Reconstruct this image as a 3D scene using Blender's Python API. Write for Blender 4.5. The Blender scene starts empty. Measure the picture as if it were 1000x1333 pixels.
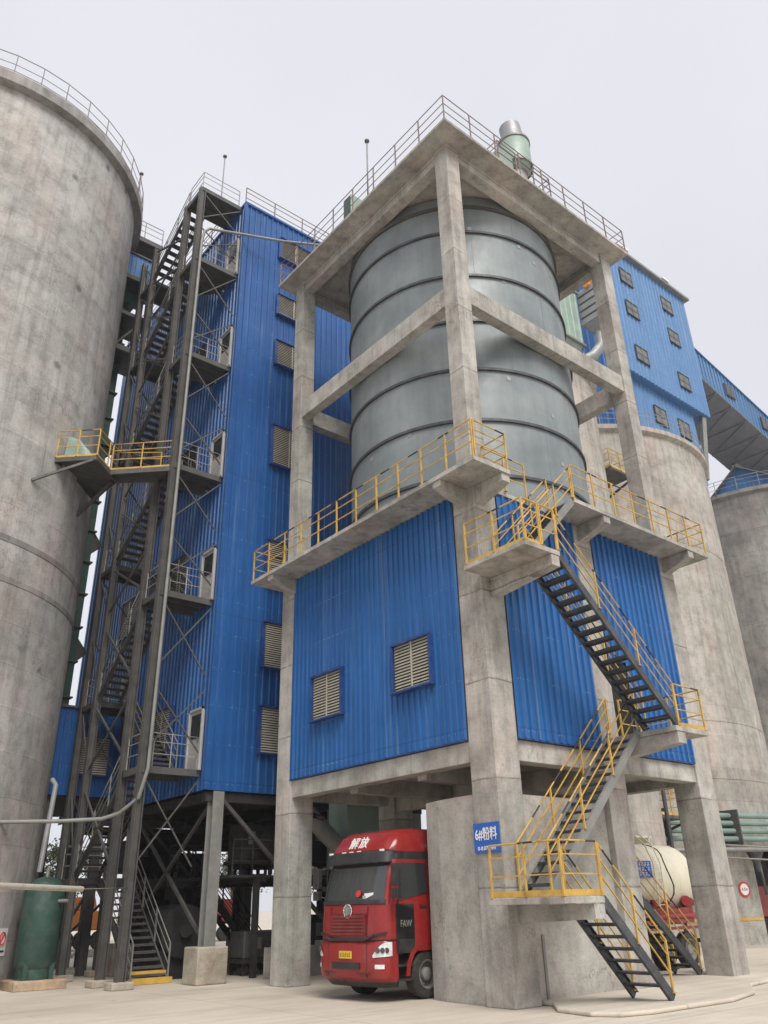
import bpy, bmesh, math, random
from mathutils import Vector, Matrix
random.seed(7)
R = math.radians
scene = bpy.context.scene

# ------------------------------------------------------------------ camera
cam_d = bpy.data.cameras.new("camera"); cam = bpy.data.objects.new("camera", cam_d)
scene.collection.objects.link(cam); scene.camera = cam
F, YAW, PITCH, ROLL = 1048.96, .8774, .4554, -.0257
fw = Vector((math.cos(PITCH)*math.cos(YAW), math.cos(PITCH)*math.sin(YAW), math.sin(PITCH)))
rt = Vector((math.sin(YAW), -math.cos(YAW), 0)); up = rt.cross(fw)
r2 = math.cos(ROLL)*rt + math.sin(ROLL)*up; u2 = -math.sin(ROLL)*rt + math.cos(ROLL)*up
m = Matrix((r2, u2, -fw)).transposed().to_4x4(); m.translation = Vector((-14.49, -13.556, 2.0))
cam.matrix_world = m
cam_d.sensor_fit = 'VERTICAL'; cam_d.sensor_height = 24.0; cam_d.lens = F/1333*24.0
cam_d.clip_start = .1; cam_d.clip_end = 3000
scene.render.resolution_x = 768; scene.render.resolution_y = 1024

# ------------------------------------------------------------------ world, sun, exposure
w = bpy.data.worlds.new("World"); scene.world = w; w.use_nodes = True
nt = w.node_tree; nt.nodes.clear()
sky = nt.nodes.new('ShaderNodeTexSky'); sky.sky_type = 'NISHITA'; sky.sun_disc = False
SUN_EL, SUN_AZ = R(50), R(248)      # azimuth of the sun seen from the ground, measured from +x
sky.sun_elevation = SUN_EL; sky.sun_rotation = R(90)-SUN_AZ
sky.dust_density = 6; sky.air_density = 1.2; sky.altitude = 50
mix = nt.nodes.new('ShaderNodeMixRGB'); mix.inputs[0].default_value = .93
mix.inputs[2].default_value = (6.68, 6.72, 7.2, 1)       # overcast cloud layer
bg = nt.nodes.new('ShaderNodeBackground'); bg.inputs[1].default_value = .1
wo = nt.nodes.new('ShaderNodeOutputWorld')
tcn = nt.nodes.new('ShaderNodeTexCoord'); nzn = nt.nodes.new('ShaderNodeTexNoise'); nzn.inputs['Scale'].default_value = 1.6; nzn.inputs['Detail'].default_value = 5
rmp = nt.nodes.new('ShaderNodeMapRange'); rmp.inputs[1].default_value = .3; rmp.inputs[2].default_value = .7; rmp.inputs[3].default_value = .95; rmp.inputs[4].default_value = 1.05
mlt = nt.nodes.new('ShaderNodeVectorMath'); mlt.operation = 'SCALE'
nt.links.new(tcn.outputs['Generated'], nzn.inputs['Vector']); nt.links.new(nzn.outputs['Fac'], rmp.inputs[0])
nt.links.new(sky.outputs[0], mix.inputs[1]); nt.links.new(mix.outputs[0], mlt.inputs[0]); nt.links.new(rmp.outputs[0], mlt.inputs['Scale']); nt.links.new(mlt.outputs[0], bg.inputs[0]); nt.links.new(bg.outputs[0], wo.inputs[0])
sd = bpy.data.lights.new("sun", 'SUN'); sd.energy = 2.5; sd.angle = R(30); sd.color = (1, .95, .87)
so = bpy.data.objects.new("sun", sd); scene.collection.objects.link(so)
sdir = Vector((math.cos(SUN_EL)*math.cos(SUN_AZ), math.cos(SUN_EL)*math.sin(SUN_AZ), math.sin(SUN_EL)))
so.rotation_euler = sdir.to_track_quat('Z', 'Y').to_euler(); so.location = (0, 0, 60)
scene.view_settings.view_transform = 'Standard'; scene.view_settings.look = 'None'
scene.view_settings.exposure = 0.38; scene.view_settings.gamma = 1

# ------------------------------------------------------------------ materials
def newmat(name, rough=.8, metal=0.):
    m = bpy.data.materials.new(name); m.use_nodes = True
    b = m.node_tree.nodes['Principled BSDF']; b.inputs['Roughness'].default_value = rough; b.inputs['Metallic'].default_value = metal
    return m, m.node_tree, b
def c4(c): return (c[0], c[1], c[2], 1)
def pos(nt, scale=(1, 1, 1)):
    g = nt.nodes.new('ShaderNodeNewGeometry'); mp = nt.nodes.new('ShaderNodeMapping'); mp.inputs['Scale'].default_value = scale
    nt.links.new(g.outputs['Position'], mp.inputs[0]); return mp.outputs[0]
def noise(nt, vec, s, det=6, rgh=.6):
    n = nt.nodes.new('ShaderNodeTexNoise'); n.inputs['Scale'].default_value = s; n.inputs['Detail'].default_value = det; n.inputs['Roughness'].default_value = rgh
    nt.links.new(vec, n.inputs['Vector']); return n.outputs['Fac']
def ramp(nt, fac, stops):
    r = nt.nodes.new('ShaderNodeValToRGB'); e = r.color_ramp.elements
    while len(e) < len(stops): e.new(.5)
    for k, (p, c) in enumerate(stops): e[k].position = p; e[k].color = c4(c) if not isinstance(c, (int, float)) else (c, c, c, 1)
    nt.links.new(fac, r.inputs[0]); return r.outputs[0]
def mixc(nt, a, b, fac, mode='MIX'):
    x = nt.nodes.new('ShaderNodeMixRGB'); x.blend_type = mode
    for i, v in ((0, fac), (1, a), (2, b)):
        if isinstance(v, (int, float)): x.inputs[i].default_value = v if i == 0 else (v, v, v, 1)
        elif isinstance(v, tuple): x.inputs[i].default_value = c4(v)
        else: nt.links.new(v, x.inputs[i])
    return x.outputs[0]
def bump(nt, b, h, st=.3, d=.02):
    x = nt.nodes.new('ShaderNodeBump'); x.inputs['Strength'].default_value = st; x.inputs['Distance'].default_value = d
    nt.links.new(h, x.inputs['Height']); nt.links.new(x.outputs[0], b.inputs['Normal'])
def math_n(nt, op, a, b=None):
    x = nt.nodes.new('ShaderNodeMath'); x.operation = op
    for i, v in enumerate((a, b)):
        if v is None: continue
        if isinstance(v, (int, float)): x.inputs[i].default_value = v
        else: nt.links.new(v, x.inputs[i])
    return x.outputs[0]

def concrete(name, dark, mid, light, lift=2.1, joint=.25, streak=.5, big=.35, holes=0):
    m, nt, b = newmat(name, .88)
    p = pos(nt); ps = pos(nt, (3.2, 3.2, .22)); pf = pos(nt, (1, 1, 1))
    base = ramp(nt, noise(nt, p, big, 8, .62), [(.38, dark), (.5, mid), (.62, light)])
    blot = ramp(nt, noise(nt, p, 1.7, 8, .7), [(.36, .68), (.5, 1.0), (.66, 1.18)])
    col = mixc(nt, base, blot, .75, 'MULTIPLY')
    st = ramp(nt, noise(nt, ps, 1.0, 6, .65), [(.34, .55), (.5, 1.0), (.66, 1.14)])
    col = mixc(nt, col, st, streak, 'MULTIPLY')
    # dark vertical runs
    st2 = ramp(nt, noise(nt, pos(nt, (5.5, 5.5, .1)), 1.1, 5, .6), [(.30, .45), (.37, 1.0)])
    col = mixc(nt, col, st2, streak*.7, 'MULTIPLY')
    st3 = ramp(nt, noise(nt, pos(nt, (16, 16, .18)), 1.0, 4, .6), [(.3, .6), (.38, 1.0), (.66, 1.0), (.74, 1.15)])
    col = mixc(nt, col, st3, streak*.8, 'MULTIPLY')
    # pour joints: thin uneven lines every 'lift' metres
    sx = nt.nodes.new('ShaderNodeSeparateXYZ'); nt.links.new(p, sx.inputs[0])
    wob = math_n(nt, 'MULTIPLY', noise(nt, p, .9, 3), .10)
    z = math_n(nt, 'ADD', sx.outputs[2], wob)
    fr = math_n(nt, 'FRACT', math_n(nt, 'DIVIDE', z, lift))
    jl = ramp(nt, fr, [(0.0, .38), (.010, .45), (.02, 1.0), (.045, 1.12), (.09, 1.0)])
    jm = ramp(nt, noise(nt, p, 1.3, 4), [(.4, .3), (.55, 1.0)])
    jf = mixc(nt, 1.0, jl, math_n(nt, 'MULTIPLY', jm, joint*2))
    col = mixc(nt, col, jf, .9, 'MULTIPLY')
    # every pour has its own tone
    fl = math_n(nt, 'FLOOR', math_n(nt, 'DIVIDE', z, lift))
    wn = nt.nodes.new('ShaderNodeTexWhiteNoise'); wn.noise_dimensions = '1D'; nt.links.new(fl, wn.inputs['W'])
    tone = ramp(nt, wn.outputs['Value'], [(0, .88), (1, 1.08)])
    col = mixc(nt, col, tone, .8, 'MULTIPLY')
    if holes:
        v = nt.nodes.new('ShaderNodeTexVoronoi'); v.inputs['Scale'].default_value = holes; nt.links.new(p, v.inputs['Vector'])
        hv = ramp(nt, math_n(nt, 'ADD', v.outputs['Distance'], math_n(nt, 'MULTIPLY', noise(nt, p, 7, 6, .8), .16)), [(.13, .3), (.2, 1.0)])
        col = mixc(nt, col, hv, .8, 'MULTIPLY')
    fine = ramp(nt, noise(nt, p, 17, 6, .75), [(.36, .72), (.5, 1.0), (.66, 1.16)])
    col = mixc(nt, col, fine, .55, 'MULTIPLY')
    # hairline cracks
    cn = math_n(nt, 'ABSOLUTE', math_n(nt, 'SUBTRACT', noise(nt, pos(nt, (1, 1, .7)), .8, 5, .62), .5))
    ck = ramp(nt, cn, [(0.0, .5), (.0035, .7), (.007, 1.0)])
    cmk = ramp(nt, noise(nt, p, .45, 2), [(.52, 0.0), (.6, 1.0)])
    col = mixc(nt, col, mixc(nt, 1.0, ck, cmk), .8, 'MULTIPLY')
    # warm and cool casts
    tint = ramp(nt, noise(nt, pos(nt, (1, 1, .5)), .55, 5, .6), [(.38, (1.05, .97, .95)), (.5, (1, 1, 1)), (.62, (.96, 1.0, .99))])
    col = mixc(nt, col, tint, .9, 'MULTIPLY')
    nt.links.new(col, b.inputs['Base Color'])
    bump(nt, b, noise(nt, pf, 14, 8, .7), .35, .02)
    return m
def paint(name, col, rough=.5, metal=0., var=.15, dirt=None, dirt_amt=.3, s=1.5, streak=False, bmp=0):
    m, nt, b = newmat(name, rough, metal)
    p = pos(nt)
    n1 = ramp(nt, noise(nt, p, s, 6), [(.3, 1-var), (.7, 1+var)])
    c = mixc(nt, tuple(col), n1, 1.0, 'MULTIPLY')
    if dirt:
        vec = pos(nt, (4, 4, .3)) if streak else p
        f = ramp(nt, noise(nt, vec, 1.6 if streak else 3.5, 7, .7), [(.48, 0.0), (.72, 1.0)])
        c = mixc(nt, c, tuple(dirt), math_n(nt, 'MULTIPLY', f, dirt_amt))
    nt.links.new(c, b.inputs['Base Color'])
    rr = ramp(nt, noise(nt, p, s*3, 4), [(.3, rough*.8), (.7, min(1, rough*1.2))]); nt.links.new(rr, b.inputs['Roughness'])
    if bmp: bump(nt, b, noise(nt, p, 8, 5), bmp, .01)
    return m
def blue_sheet(name, col, fade, dusty):
    m, nt, b = newmat(name, .42)
    p = pos(nt); ps = pos(nt, (4.5, 4.5, .12))
    c = mixc(nt, tuple(col), tuple(fade), ramp(nt, noise(nt, p, .35, 6, .65), [(.35, 0.0), (.7, .8)]))
    c = mixc(nt, c, ramp(nt, noise(nt, ps, 1.0, 5, .6), [(.3, .72), (.55, 1.0), (.75, 1.3)]), .65, 'MULTIPLY')
    # chalky wash runs
    f = ramp(nt, noise(nt, pos(nt, (3, 3, .09)), 1.7, 6, .7), [(.54, 0.0), (.7, 1.0)])
    c = mixc(nt, c, tuple(dusty), math_n(nt, 'MULTIPLY', f, .42))
    spots = ramp(nt, noise(nt, pos(nt, (1, 1, .6)), 1.9, 8, .75), [(.66, 0.0), (.72, .6)])
    c = mixc(nt, c, tuple(dusty), math_n(nt, 'MULTIPLY', spots, .45))
    # sheet lap joints
    sx = nt.nodes.new('ShaderNodeSeparateXYZ'); nt.links.new(p, sx.inputs[0])
    fr = math_n(nt, 'FRACT', math_n(nt, 'DIVIDE', sx.outputs[2], 5.9))
    c = mixc(nt, c, ramp(nt, fr, [(0.0, .55), (.004, .55), (.007, 1.0)]), .6, 'MULTIPLY')
    # screw rows every metre and a bit, one dot per rib
    fz = math_n(nt, 'ABSOLUTE', math_n(nt, 'SUBTRACT', math_n(nt, 'FRACT', math_n(nt, 'DIVIDE', sx.outputs[2], 1.3)), .5))
    fx = math_n(nt, 'ABSOLUTE', math_n(nt, 'SUBTRACT', math_n(nt, 'FRACT', math_n(nt, 'MULTIPLY', math_n(nt, 'ADD', sx.outputs[0], sx.outputs[1]), 4.4)), .5))
    dot = math_n(nt, 'MULTIPLY', math_n(nt, 'LESS_THAN', fz, .014), math_n(nt, 'LESS_THAN', fx, .09))
    c = mixc(nt, c, tuple(dusty), math_n(nt, 'MULTIPLY', dot, .6))
    # dents and cement splashes
    sp = ramp(nt, noise(nt, pos(nt, (1, 1, .45)), 4.5, 8, .8), [(.66, 0.0), (.7, 1.0)])
    c = mixc(nt, c, (.3, .33, .38), math_n(nt, 'MULTIPLY', sp, .4))
    nt.links.new(c, b.inputs['Base Color'])
    bump(nt, b, noise(nt, p, 1.3, 4), .5, .06)
    return m

M = {}
M['conc'] = concrete('frame_concrete', (.285, .273, .25), (.365, .35, .322), (.44, .424, .392), lift=2.35, joint=.6, streak=.5, big=.5)
M['conc_wall'] = concrete('rendered_wall', (.34, .322, .292), (.385, .365, .332), (.43, .408, .372), lift=6.3, joint=.2, streak=.25, big=.6)
M['silo_old'] = concrete('weathered_silo_concrete', (.315, .305, .29), (.385, .373, .355), (.45, .437, .418), lift=1.35, joint=.3, streak=.5, big=.3, holes=.55)
M['silo_band'] = concrete('silo_band_concrete', (.2, .19, .185), (.25, .24, .23), (.31, .3, .285), lift=9, joint=.1, streak=.5)
M['silo_tan'] = concrete('tan_silo_concrete', (.3, .28, .25), (.365, .342, .308), (.42, .395, .36), lift=1.6, joint=.2, streak=.55, big=.22)
M['silo_grey'] = concrete('grey_silo_concrete', (.2, .197, .187), (.27, .262, .25), (.34, .33, .312), lift=1.8, joint=.3, streak=.55, big=.25)
M['blue'] = blue_sheet('blue_cladding', (.012, .098, .31), (.02, .135, .39), (.17, .26, .42))
M['blue_tower'] = blue_sheet('blue_tower_cladding', (.01, .075, .255), (.018, .11, .34), (.16, .24, .38))
M['blue_far'] = blue_sheet('pale_hazed_blue_cladding', (.065, .185, .4), (.095, .225, .45), (.28, .33, .42))  # paled to paint in distance haze on the far buildings
M['blue_trim'] = paint('blue_trim', (.012, .05, .2), .45, var=.2, dirt=(.2, .2, .2), dirt_amt=.3)
M['yellow'] = paint('yellow_rail_paint', (.55, .35, .07), .5, var=.2, dirt=(.2, .1, .05), dirt_amt=.95, s=7)
M['black'] = paint('black_rail_paint', (.02, .02, .022), .5, var=.3, dirt=(.3, .2, .08), dirt_amt=.3)
M['dull_rail'] = paint('dull_primer_rail', (.21, .16, .155), .6, var=.2, dirt=(.22, .13, .08), dirt_amt=.5)
M['grey_rail'] = paint('grey_rail_paint', (.3, .29, .28), .6, var=.2, dirt=(.25, .16, .1), dirt_amt=.4)
M['steel'] = paint('dark_steel', (.078, .078, .075), .6, .15, var=.3, dirt=(.15, .115, .085), dirt_amt=.45, s=2)
M['gallery_floor'] = paint('blue_grey_panels', (.2, .215, .245), .7, var=.12, dirt=(.15, .15, .16), dirt_amt=.4)
M['steel_pale'] = paint('dusty_grey_steel', (.21, .215, .205), .55, .1, var=.2, dirt=(.3, .27, .23), dirt_amt=.5, s=2)
M['stair_dark'] = paint('charcoal_stair_steel', (.055, .06, .07), .5, .2, var=.25, dirt=(.2, .19, .17), dirt_amt=.4, s=3)
M['steel_black'] = paint('shaded_black_steel', (.028, .027, .026), .75, .05, var=.4, dirt=(.08, .07, .06), dirt_amt=.4, s=2)  # near-black copy of the steel, painting in the shade under the tower
M['galv'] = paint('galvanised_steel', (.3, .31, .32), .5, .25, var=.15, dirt=(.25, .23, .2), dirt_amt=.4)
M['white_door'] = paint('white_door_paint', (.4, .395, .385), .5, var=.1, dirt=(.35, .3, .25), dirt_amt=.4)
M['louvre'] = paint('cream_louvre', (.44, .41, .34), .6, var=.12, dirt=(.2, .18, .15), dirt_amt=.4, s=4)
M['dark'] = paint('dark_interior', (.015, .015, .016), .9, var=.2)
M['glass_pale'] = paint('dusty_window_glass', (.12, .125, .13), .3, var=.4, s=2)
M['glass_dark'] = paint('dark_window_glass', (.03, .035, .04), .12, var=.2)
M['green_tank'] = paint('dark_green_tank_paint', (.028, .07, .058), .5, .1, var=.25, dirt=(.12, .13, .11), dirt_amt=.5, s=2)
M['mint'] = paint('mint_machine_paint', (.26, .36, .31), .5, var=.15, dirt=(.3, .3, .26), dirt_amt=.45)
M['mint_pipe'] = paint('mint_pipe_paint', (.17, .26, .235), .45, var=.15, dirt=(.3, .28, .25), dirt_amt=.4)
M['plinth'] = concrete('plinth_concrete', (.29, .25, .2), (.4, .35, .29), (.47, .42, .35), lift=9, joint=.05, streak=.1, big=.7)
M['brick'] = concrete('brick_plinth', (.3, .2, .13), (.4, .29, .2), (.46, .35, .25), lift=.12, joint=.5, streak=.2, big=1.2)
M['red_paint'] = paint('red_truck_paint', (.25, .017, .017), .2, var=.06, dirt=(.25, .16, .12), dirt_amt=.14, s=1)
M['red_dull'] = paint('dull_red_paint', (.2, .018, .018), .5, var=.15, dirt=(.2, .14, .1), dirt_amt=.4)
M['cream'] = paint('cream_tank_paint', (.66, .62, .49), .35, var=.06, dirt=(.4, .34, .25), dirt_amt=.3, streak=True)
M['rubber'] = paint('tyre_rubber', (.025, .024, .023), .85, var=.25, dirt=(.14, .12, .1), dirt_amt=.5, s=5)
M['white'] = paint('white_paint', (.75, .75, .74), .5, var=.04)
M['chrome'] = paint('chrome', (.6, .6, .6), .2, .9, var=.05)
M['lamp'] = paint('headlamp_lens', (.72, .73, .74), .12, .2, var=.25, s=12)
M['plastic'] = paint('black_plastic', (.02, .02, .022), .45, var=.15, dirt=(.15, .13, .11), dirt_amt=.25)
M['sign_blue'] = paint('blue_sign_paint', (.015, .1, .42), .4, var=.06)
M['sign_red'] = paint('red_sign_paint', (.55, .03, .03), .4, var=.06)
M['orange'] = paint('orange_paint', (.6, .2, .03), .45, var=.1, dirt=(.3, .2, .1), dirt_amt=.3)
M['plate'] = paint('yellow_plate', (.7, .45, .03), .5, var=.05)
M['leaf'] = paint('leaf', (.075, .1, .045), .8, var=.35, s=3)
M['bark'] = paint('bark', (.1, .08, .06), .9, var=.3)
M['wiper'] = M['plastic']
# truck windscreen: dark coated glass
m_, nt_, b_ = newmat('windscreen_glass', .06)
b_.inputs['Base Color'].default_value = (.03, .034, .038, 1); b_.inputs['Specular IOR Level'].default_value = 1.0; b_.inputs['Roughness'].default_value = .03
M['glass'] = m_
# rolled steel tank
m_, nt_, b_ = newmat('rolled_steel_tank', .5, .12)
p_ = pos(nt_)
c_ = ramp(nt_, noise(nt_, p_, .5, 7, .65), [(.36, (.165, .195, .207)), (.52, (.21, .242, .254)), (.64, (.25, .283, .29))])
c_ = mixc(nt_, c_, ramp(nt_, noise(nt_, pos(nt_, (2.2, 2.2, .15)), 1.2, 6, .65), [(.3, .75), (.55, 1.0), (.75, 1.15)]), .6, 'MULTIPLY')
c_ = mixc(nt_, c_, ramp(nt_, noise(nt_, pos(nt_, (1, 1, .7)), 2.6, 8, .75), [(.66, 1.0), (.72, .72)]), .8, 'MULTIPLY')
nt_.links.new(c_, b_.inputs['Base Color'])
nt_.links.new(ramp(nt_, noise(nt_, p_, 1.4, 5), [(.3, .42), (.7, .58)]), b_.inputs['Roughness'])
bump(nt_, b_, noise(nt_, pos(nt_, (1, 1, .5)), .9, 3), .35, .05)
M['tank'] = m_
# yard ground
m_, nt_, b_ = newmat('dusty_concrete_yard', .93)
p_ = pos(nt_)
c_ = ramp(nt_, noise(nt_, p_, .16, 8, .62), [(.3, (.42, .365, .3)), (.5, (.52, .465, .39)), (.7, (.6, .54, .46))])
c_ = mixc(nt_, c_, ramp(nt_, noise(nt_, pos(nt_, (.35, 1.5, 1)), .55, 7, .7), [(.32, .74), (.5, 1.0), (.7, 1.08)]), .7, 'MULTIPLY')
c_ = mixc(nt_, c_, ramp(nt_, noise(nt_, p_, 18, 5, .75), [(.3, .85), (.7, 1.1)]), .6, 'MULTIPLY')
c_ = mixc(nt_, c_, ramp(nt_, noise(nt_, p_, 2.5, 6, .8), [(.63, 1.0), (.72, .8)]), .6, 'MULTIPLY')
wv_ = nt_.nodes.new('ShaderNodeTexWave'); wv_.inputs['Scale'].default_value = .55; wv_.inputs['Distortion'].default_value = 3.5; wv_.inputs['Detail'].default_value = 3; wv_.inputs['Detail Scale'].default_value = .25; wv_.bands_direction = 'Y'
nt_.links.new(pos(nt_, (.25, 1, 1)), wv_.inputs['Vector'])
trk = ramp(nt_, wv_.outputs['Fac'], [(.0, .7), (.14, .82), (.3, 1.0)])
c_ = mixc(nt_, c_, mixc(nt_, 1.0, trk, ramp(nt_, noise(nt_, p_, .22, 3), [(.45, 0.0), (.62, 1.0)])), .32, 'MULTIPLY')
oil = ramp(nt_, noise(nt_, p_, .9, 6, .7), [(.66, 1.0), (.7, .6)]); c_ = mixc(nt_, c_, oil, .7, 'MULTIPLY')
sj = nt_.nodes.new('ShaderNodeSeparateXYZ'); nt_.links.new(p_, sj.inputs[0])
for o_ in (0, 1):
    jn = math_n(nt_, 'LESS_THAN', math_n(nt_, 'FRACT', math_n(nt_, 'DIVIDE', math_n(nt_, 'ADD', sj.outputs[o_], 102.3), 5.5)), .006)
    c_ = mixc(nt_, c_, (.2, .17, .14), math_n(nt_, 'MULTIPLY', jn, .55))
nt_.links.new(c_, b_.inputs['Base Color']); bump(nt_, b_, noise(nt_, p_, 9, 8, .7), .4, .02)
M['ground'] = m_

# ------------------------------------------------------------------ mesh builder
COL = scene.collection
class MB:
    def __init__(s): s.v = []; s.f = []; s.mi = []; s.sm = []
    def add(s, vs, fs, mi=0, sm=False):
        o = len(s.v); s.v += [tuple(v) for v in vs]
        for f in fs: s.f.append(tuple(i+o for i in f)); s.mi.append(mi); s.sm.append(sm)
        return s
    def box(s, x0, x1, y0, y1, z0, z1, mi=0):
        vs = [(x, y, z) for z in (z0, z1) for y in (y0, y1) for x in (x0, x1)]
        return s.add(vs, [(0, 2, 3, 1), (4, 5, 7, 6), (0, 1, 5, 4), (2, 6, 7, 3), (0, 4, 6, 2), (1, 3, 7, 5)], mi)
    def beam(s, a, b, w, h, mi=0, upv=(0, 0, 1)):
        a = Vector(a); b = Vector(b); d = (b-a).normalized(); upv = Vector(upv)
        if abs(d.dot(upv)) > .99: upv = Vector((0, 1, 0))
        n = d.cross(upv).normalized(); u = n.cross(d)
        vs = [p+n*(w/2*i)+u*(h/2*j) for p in (a, b) for i, j in ((-1, -1), (1, -1), (1, 1), (-1, 1))]
        return s.add(vs, [(0, 1, 2, 3), (7, 6, 5, 4), (0, 4, 5, 1), (1, 5, 6, 2), (2, 6, 7, 3), (3, 7, 4, 0)], mi)
    def tube(s, pts, r, n=8, mi=0, cap=True):
        pts = [Vector(p) for p in pts]; rings = []; pn = None
        for k, p in enumerate(pts):
            d = (pts[min(k+1, len(pts)-1)]-pts[max(k-1, 0)]).normalized()
            if pn is None: a = Vector((0, 0, 1)) if abs(d.z) < .9 else Vector((1, 0, 0)); pn = d.cross(a).normalized()
            else: pn = (pn-d*pn.dot(d)).normalized()
            q = d.cross(pn); rr = r[k] if isinstance(r, (list, tuple)) else r
            rings.append([p+pn*(rr*math.cos(2*math.pi*i/n))+q*(rr*math.sin(2*math.pi*i/n)) for i in range(n)])
        vs = [v for g in rings for v in g]
        fs = [(k*n+i, k*n+(i+1) % n, (k+1)*n+(i+1) % n, (k+1)*n+i) for k in range(len(pts)-1) for i in range(n)]
        s.add(vs, fs, mi, True)
        if cap: s.add(rings[0]+rings[-1], [tuple(range(n))[::-1], tuple(range(n, 2*n))], mi)
        return s
    def lathe(s, c, prof, n=48, mi=0, a0=0, a1=2*math.pi, sm=True, sharp=False):
        full = abs(a1-a0-2*math.pi) < 1e-6; cnt = n if full else n+1
        def ringv(r, z): return [(c[0]+r*math.cos(a0+(a1-a0)*i/n), c[1]+r*math.sin(a0+(a1-a0)*i/n), z) for i in range(cnt)]
        for k in range(len(prof)-1):
            vs = ringv(*prof[k])+ringv(*prof[k+1])
            fs = [(i, (i+1) % cnt, cnt+(i+1) % cnt, cnt+i) for i in range(n)]
            s.add(vs, fs, mi, sm)
        return s
    def prism(s, poly, z0, z1, mi=0):
        n = len(poly); vs = [(x, y, z0) for x, y in poly]+[(x, y, z1) for x, y in poly]
        return s.add(vs, [tuple(range(n))[::-1], tuple(range(n, 2*n))]+[(i, (i+1) % n, n+(i+1) % n, n+i) for i in range(n)], mi)
    def disc(s, c, ax, r, t, n=24, mi=0):
        c = Vector(c); ax = Vector(ax).normalized(); return s.tube([c-ax*t/2, c+ax*t/2], r, n, mi)
    def hcol(s, x, y, z0, z1, b=.3, t=.03, along='x', mi=0):
        h = b/2
        if along == 'x': s.box(x-h, x+h, y-h, y-h+t, z0, z1, mi); s.box(x-h, x+h, y+h-t, y+h, z0, z1, mi); s.box(x-t/2, x+t/2, y-h+t, y+h-t, z0, z1, mi)
        else: s.box(x-h, x-h+t, y-h, y+h, z0, z1, mi); s.box(x+h-t, x+h, y-h, y+h, z0, z1, mi); s.box(x-h+t, x+h-t, y-t/2, y+t/2, z0, z1, mi)
        return s
    def sheet(s, p, u, nrm, L, z0, z1, pitch=.24, amp=.035, mi=0):
        p = Vector((p[0], p[1], 0)); u = Vector((u[0], u[1], 0)).normalized(); nr = Vector((nrm[0], nrm[1], 0)).normalized()
        pr = []; k = 0
        while k*pitch < L:
            for a, h in ((0, 0), (.62, 0), (.7, 1), (.92, 1)):
                t = (k+a)*pitch
                if t <= L: pr.append((t, h*amp))
            k += 1
        pr.append((L, 0))
        vs = [p+u*t+nr*h+Vector((0, 0, z)) for z in (z0, z1) for t, h in pr]; n = len(pr)
        s.add(vs, [(i, i+1, n+i+1, n+i) for i in range(n-1)], mi)
        return s
    def build(s, name, mats, parent=None, bevel=0):
        if not isinstance(mats, (list, tuple)): mats = [mats]
        me = bpy.data.meshes.new(name)
        off = Vector(parent['_o']) if parent is not None and '_o' in parent else Vector((0, 0, 0))
        me.from_pydata([Vector(v)-off for v in s.v], [], s.f)
        for mt in mats: me.materials.append(mt)
        me.polygons.foreach_set('material_index', s.mi); me.polygons.foreach_set('use_smooth', s.sm)
        bm = bmesh.new(); bm.from_mesh(me); bmesh.ops.remove_doubles(bm, verts=bm.verts, dist=1e-5); bmesh.ops.recalc_face_normals(bm, faces=bm.faces)
        if any(s.sm):
            for e in bm.edges:
                if len(e.link_faces) == 2 and e.calc_face_angle(0) > R(35): e.smooth = False
        bm.to_mesh(me); bm.free(); me.update()
        o = bpy.data.objects.new(name, me); COL.objects.link(o)
        if bevel:
            bv = o.modifiers.new('bevel', 'BEVEL'); bv.width = bevel; bv.segments = 2; bv.limit_method = 'ANGLE'; bv.angle_limit = R(40)
        if parent is not None: o.parent = parent; o['_o'] = tuple(off)
        return o
def tag(o, label=None, cat=None, group=None, kind=None):
    if label: o['label'] = label
    if cat: o['category'] = cat
    if group: o['group'] = group
    if kind: o['kind'] = kind
    return o
def thing(name, loc, label, cat, group=None, rotz=0, local=False):
    o = bpy.data.objects.new(name, None); COL.objects.link(o); o.location = loc; o.rotation_euler[2] = rotz; o.empty_display_size = .3
    o['_o'] = (0, 0, 0) if local else tuple(loc)
    return tag(o, label, cat, group)

def rail(path, h=1.1, sp=1.05, r=.022, mi=0, stripe=True, mids=(.4, .75), mb=None, toe=0, closed=False, top_r=None):
    """Railing along a 3-D path: posts, mid rails, top rail striped yellow and black."""
    mb = mb or MB(); P = [Vector(p) for p in path]
    if closed: P.append(P[0])
    for si, (a, b) in enumerate(zip(P[:-1], P[1:])):
        L = (b-a).length; n = max(1, round(Vector((b.x-a.x, b.y-a.y, 0)).length/sp))
        for i in range(1 if si else 0, n if (closed and si == len(P)-2) else n+1):
            q = a.lerp(b, i/n); mb.beam(q, q+Vector((0, 0, h)), r*1.9, r*1.9, mi); mb.beam(q+Vector((0, 0, .004)), q+Vector((0, 0, .018)), r*4.5, r*4.5, mi)
        for f in mids: mb.beam(a+Vector((0, 0, h*f)), b+Vector((0, 0, h*f)), r*1.15, r*1.15, mi)
        if toe: mb.beam(a+Vector((0, 0, toe/2+.01)), b+Vector((0, 0, toe/2+.01)), .008, toe, mi)
        A = a+Vector((0, 0, h)); B = b+Vector((0, 0, h)); t = 0; k = 0
        if not stripe: mb.tube([A, B], top_r or r, 6, mi); continue
        t = 0
        while t < L-1e-3:
            s = min(t+(.85 if k % 2 == 0 else .42), L); mb.tube([A.lerp(B, t/L), A.lerp(B, s/L)], top_r or r, 6, mi if k % 2 == 0 else 1, cap=False); t = s; k += 1
    return mb
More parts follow.
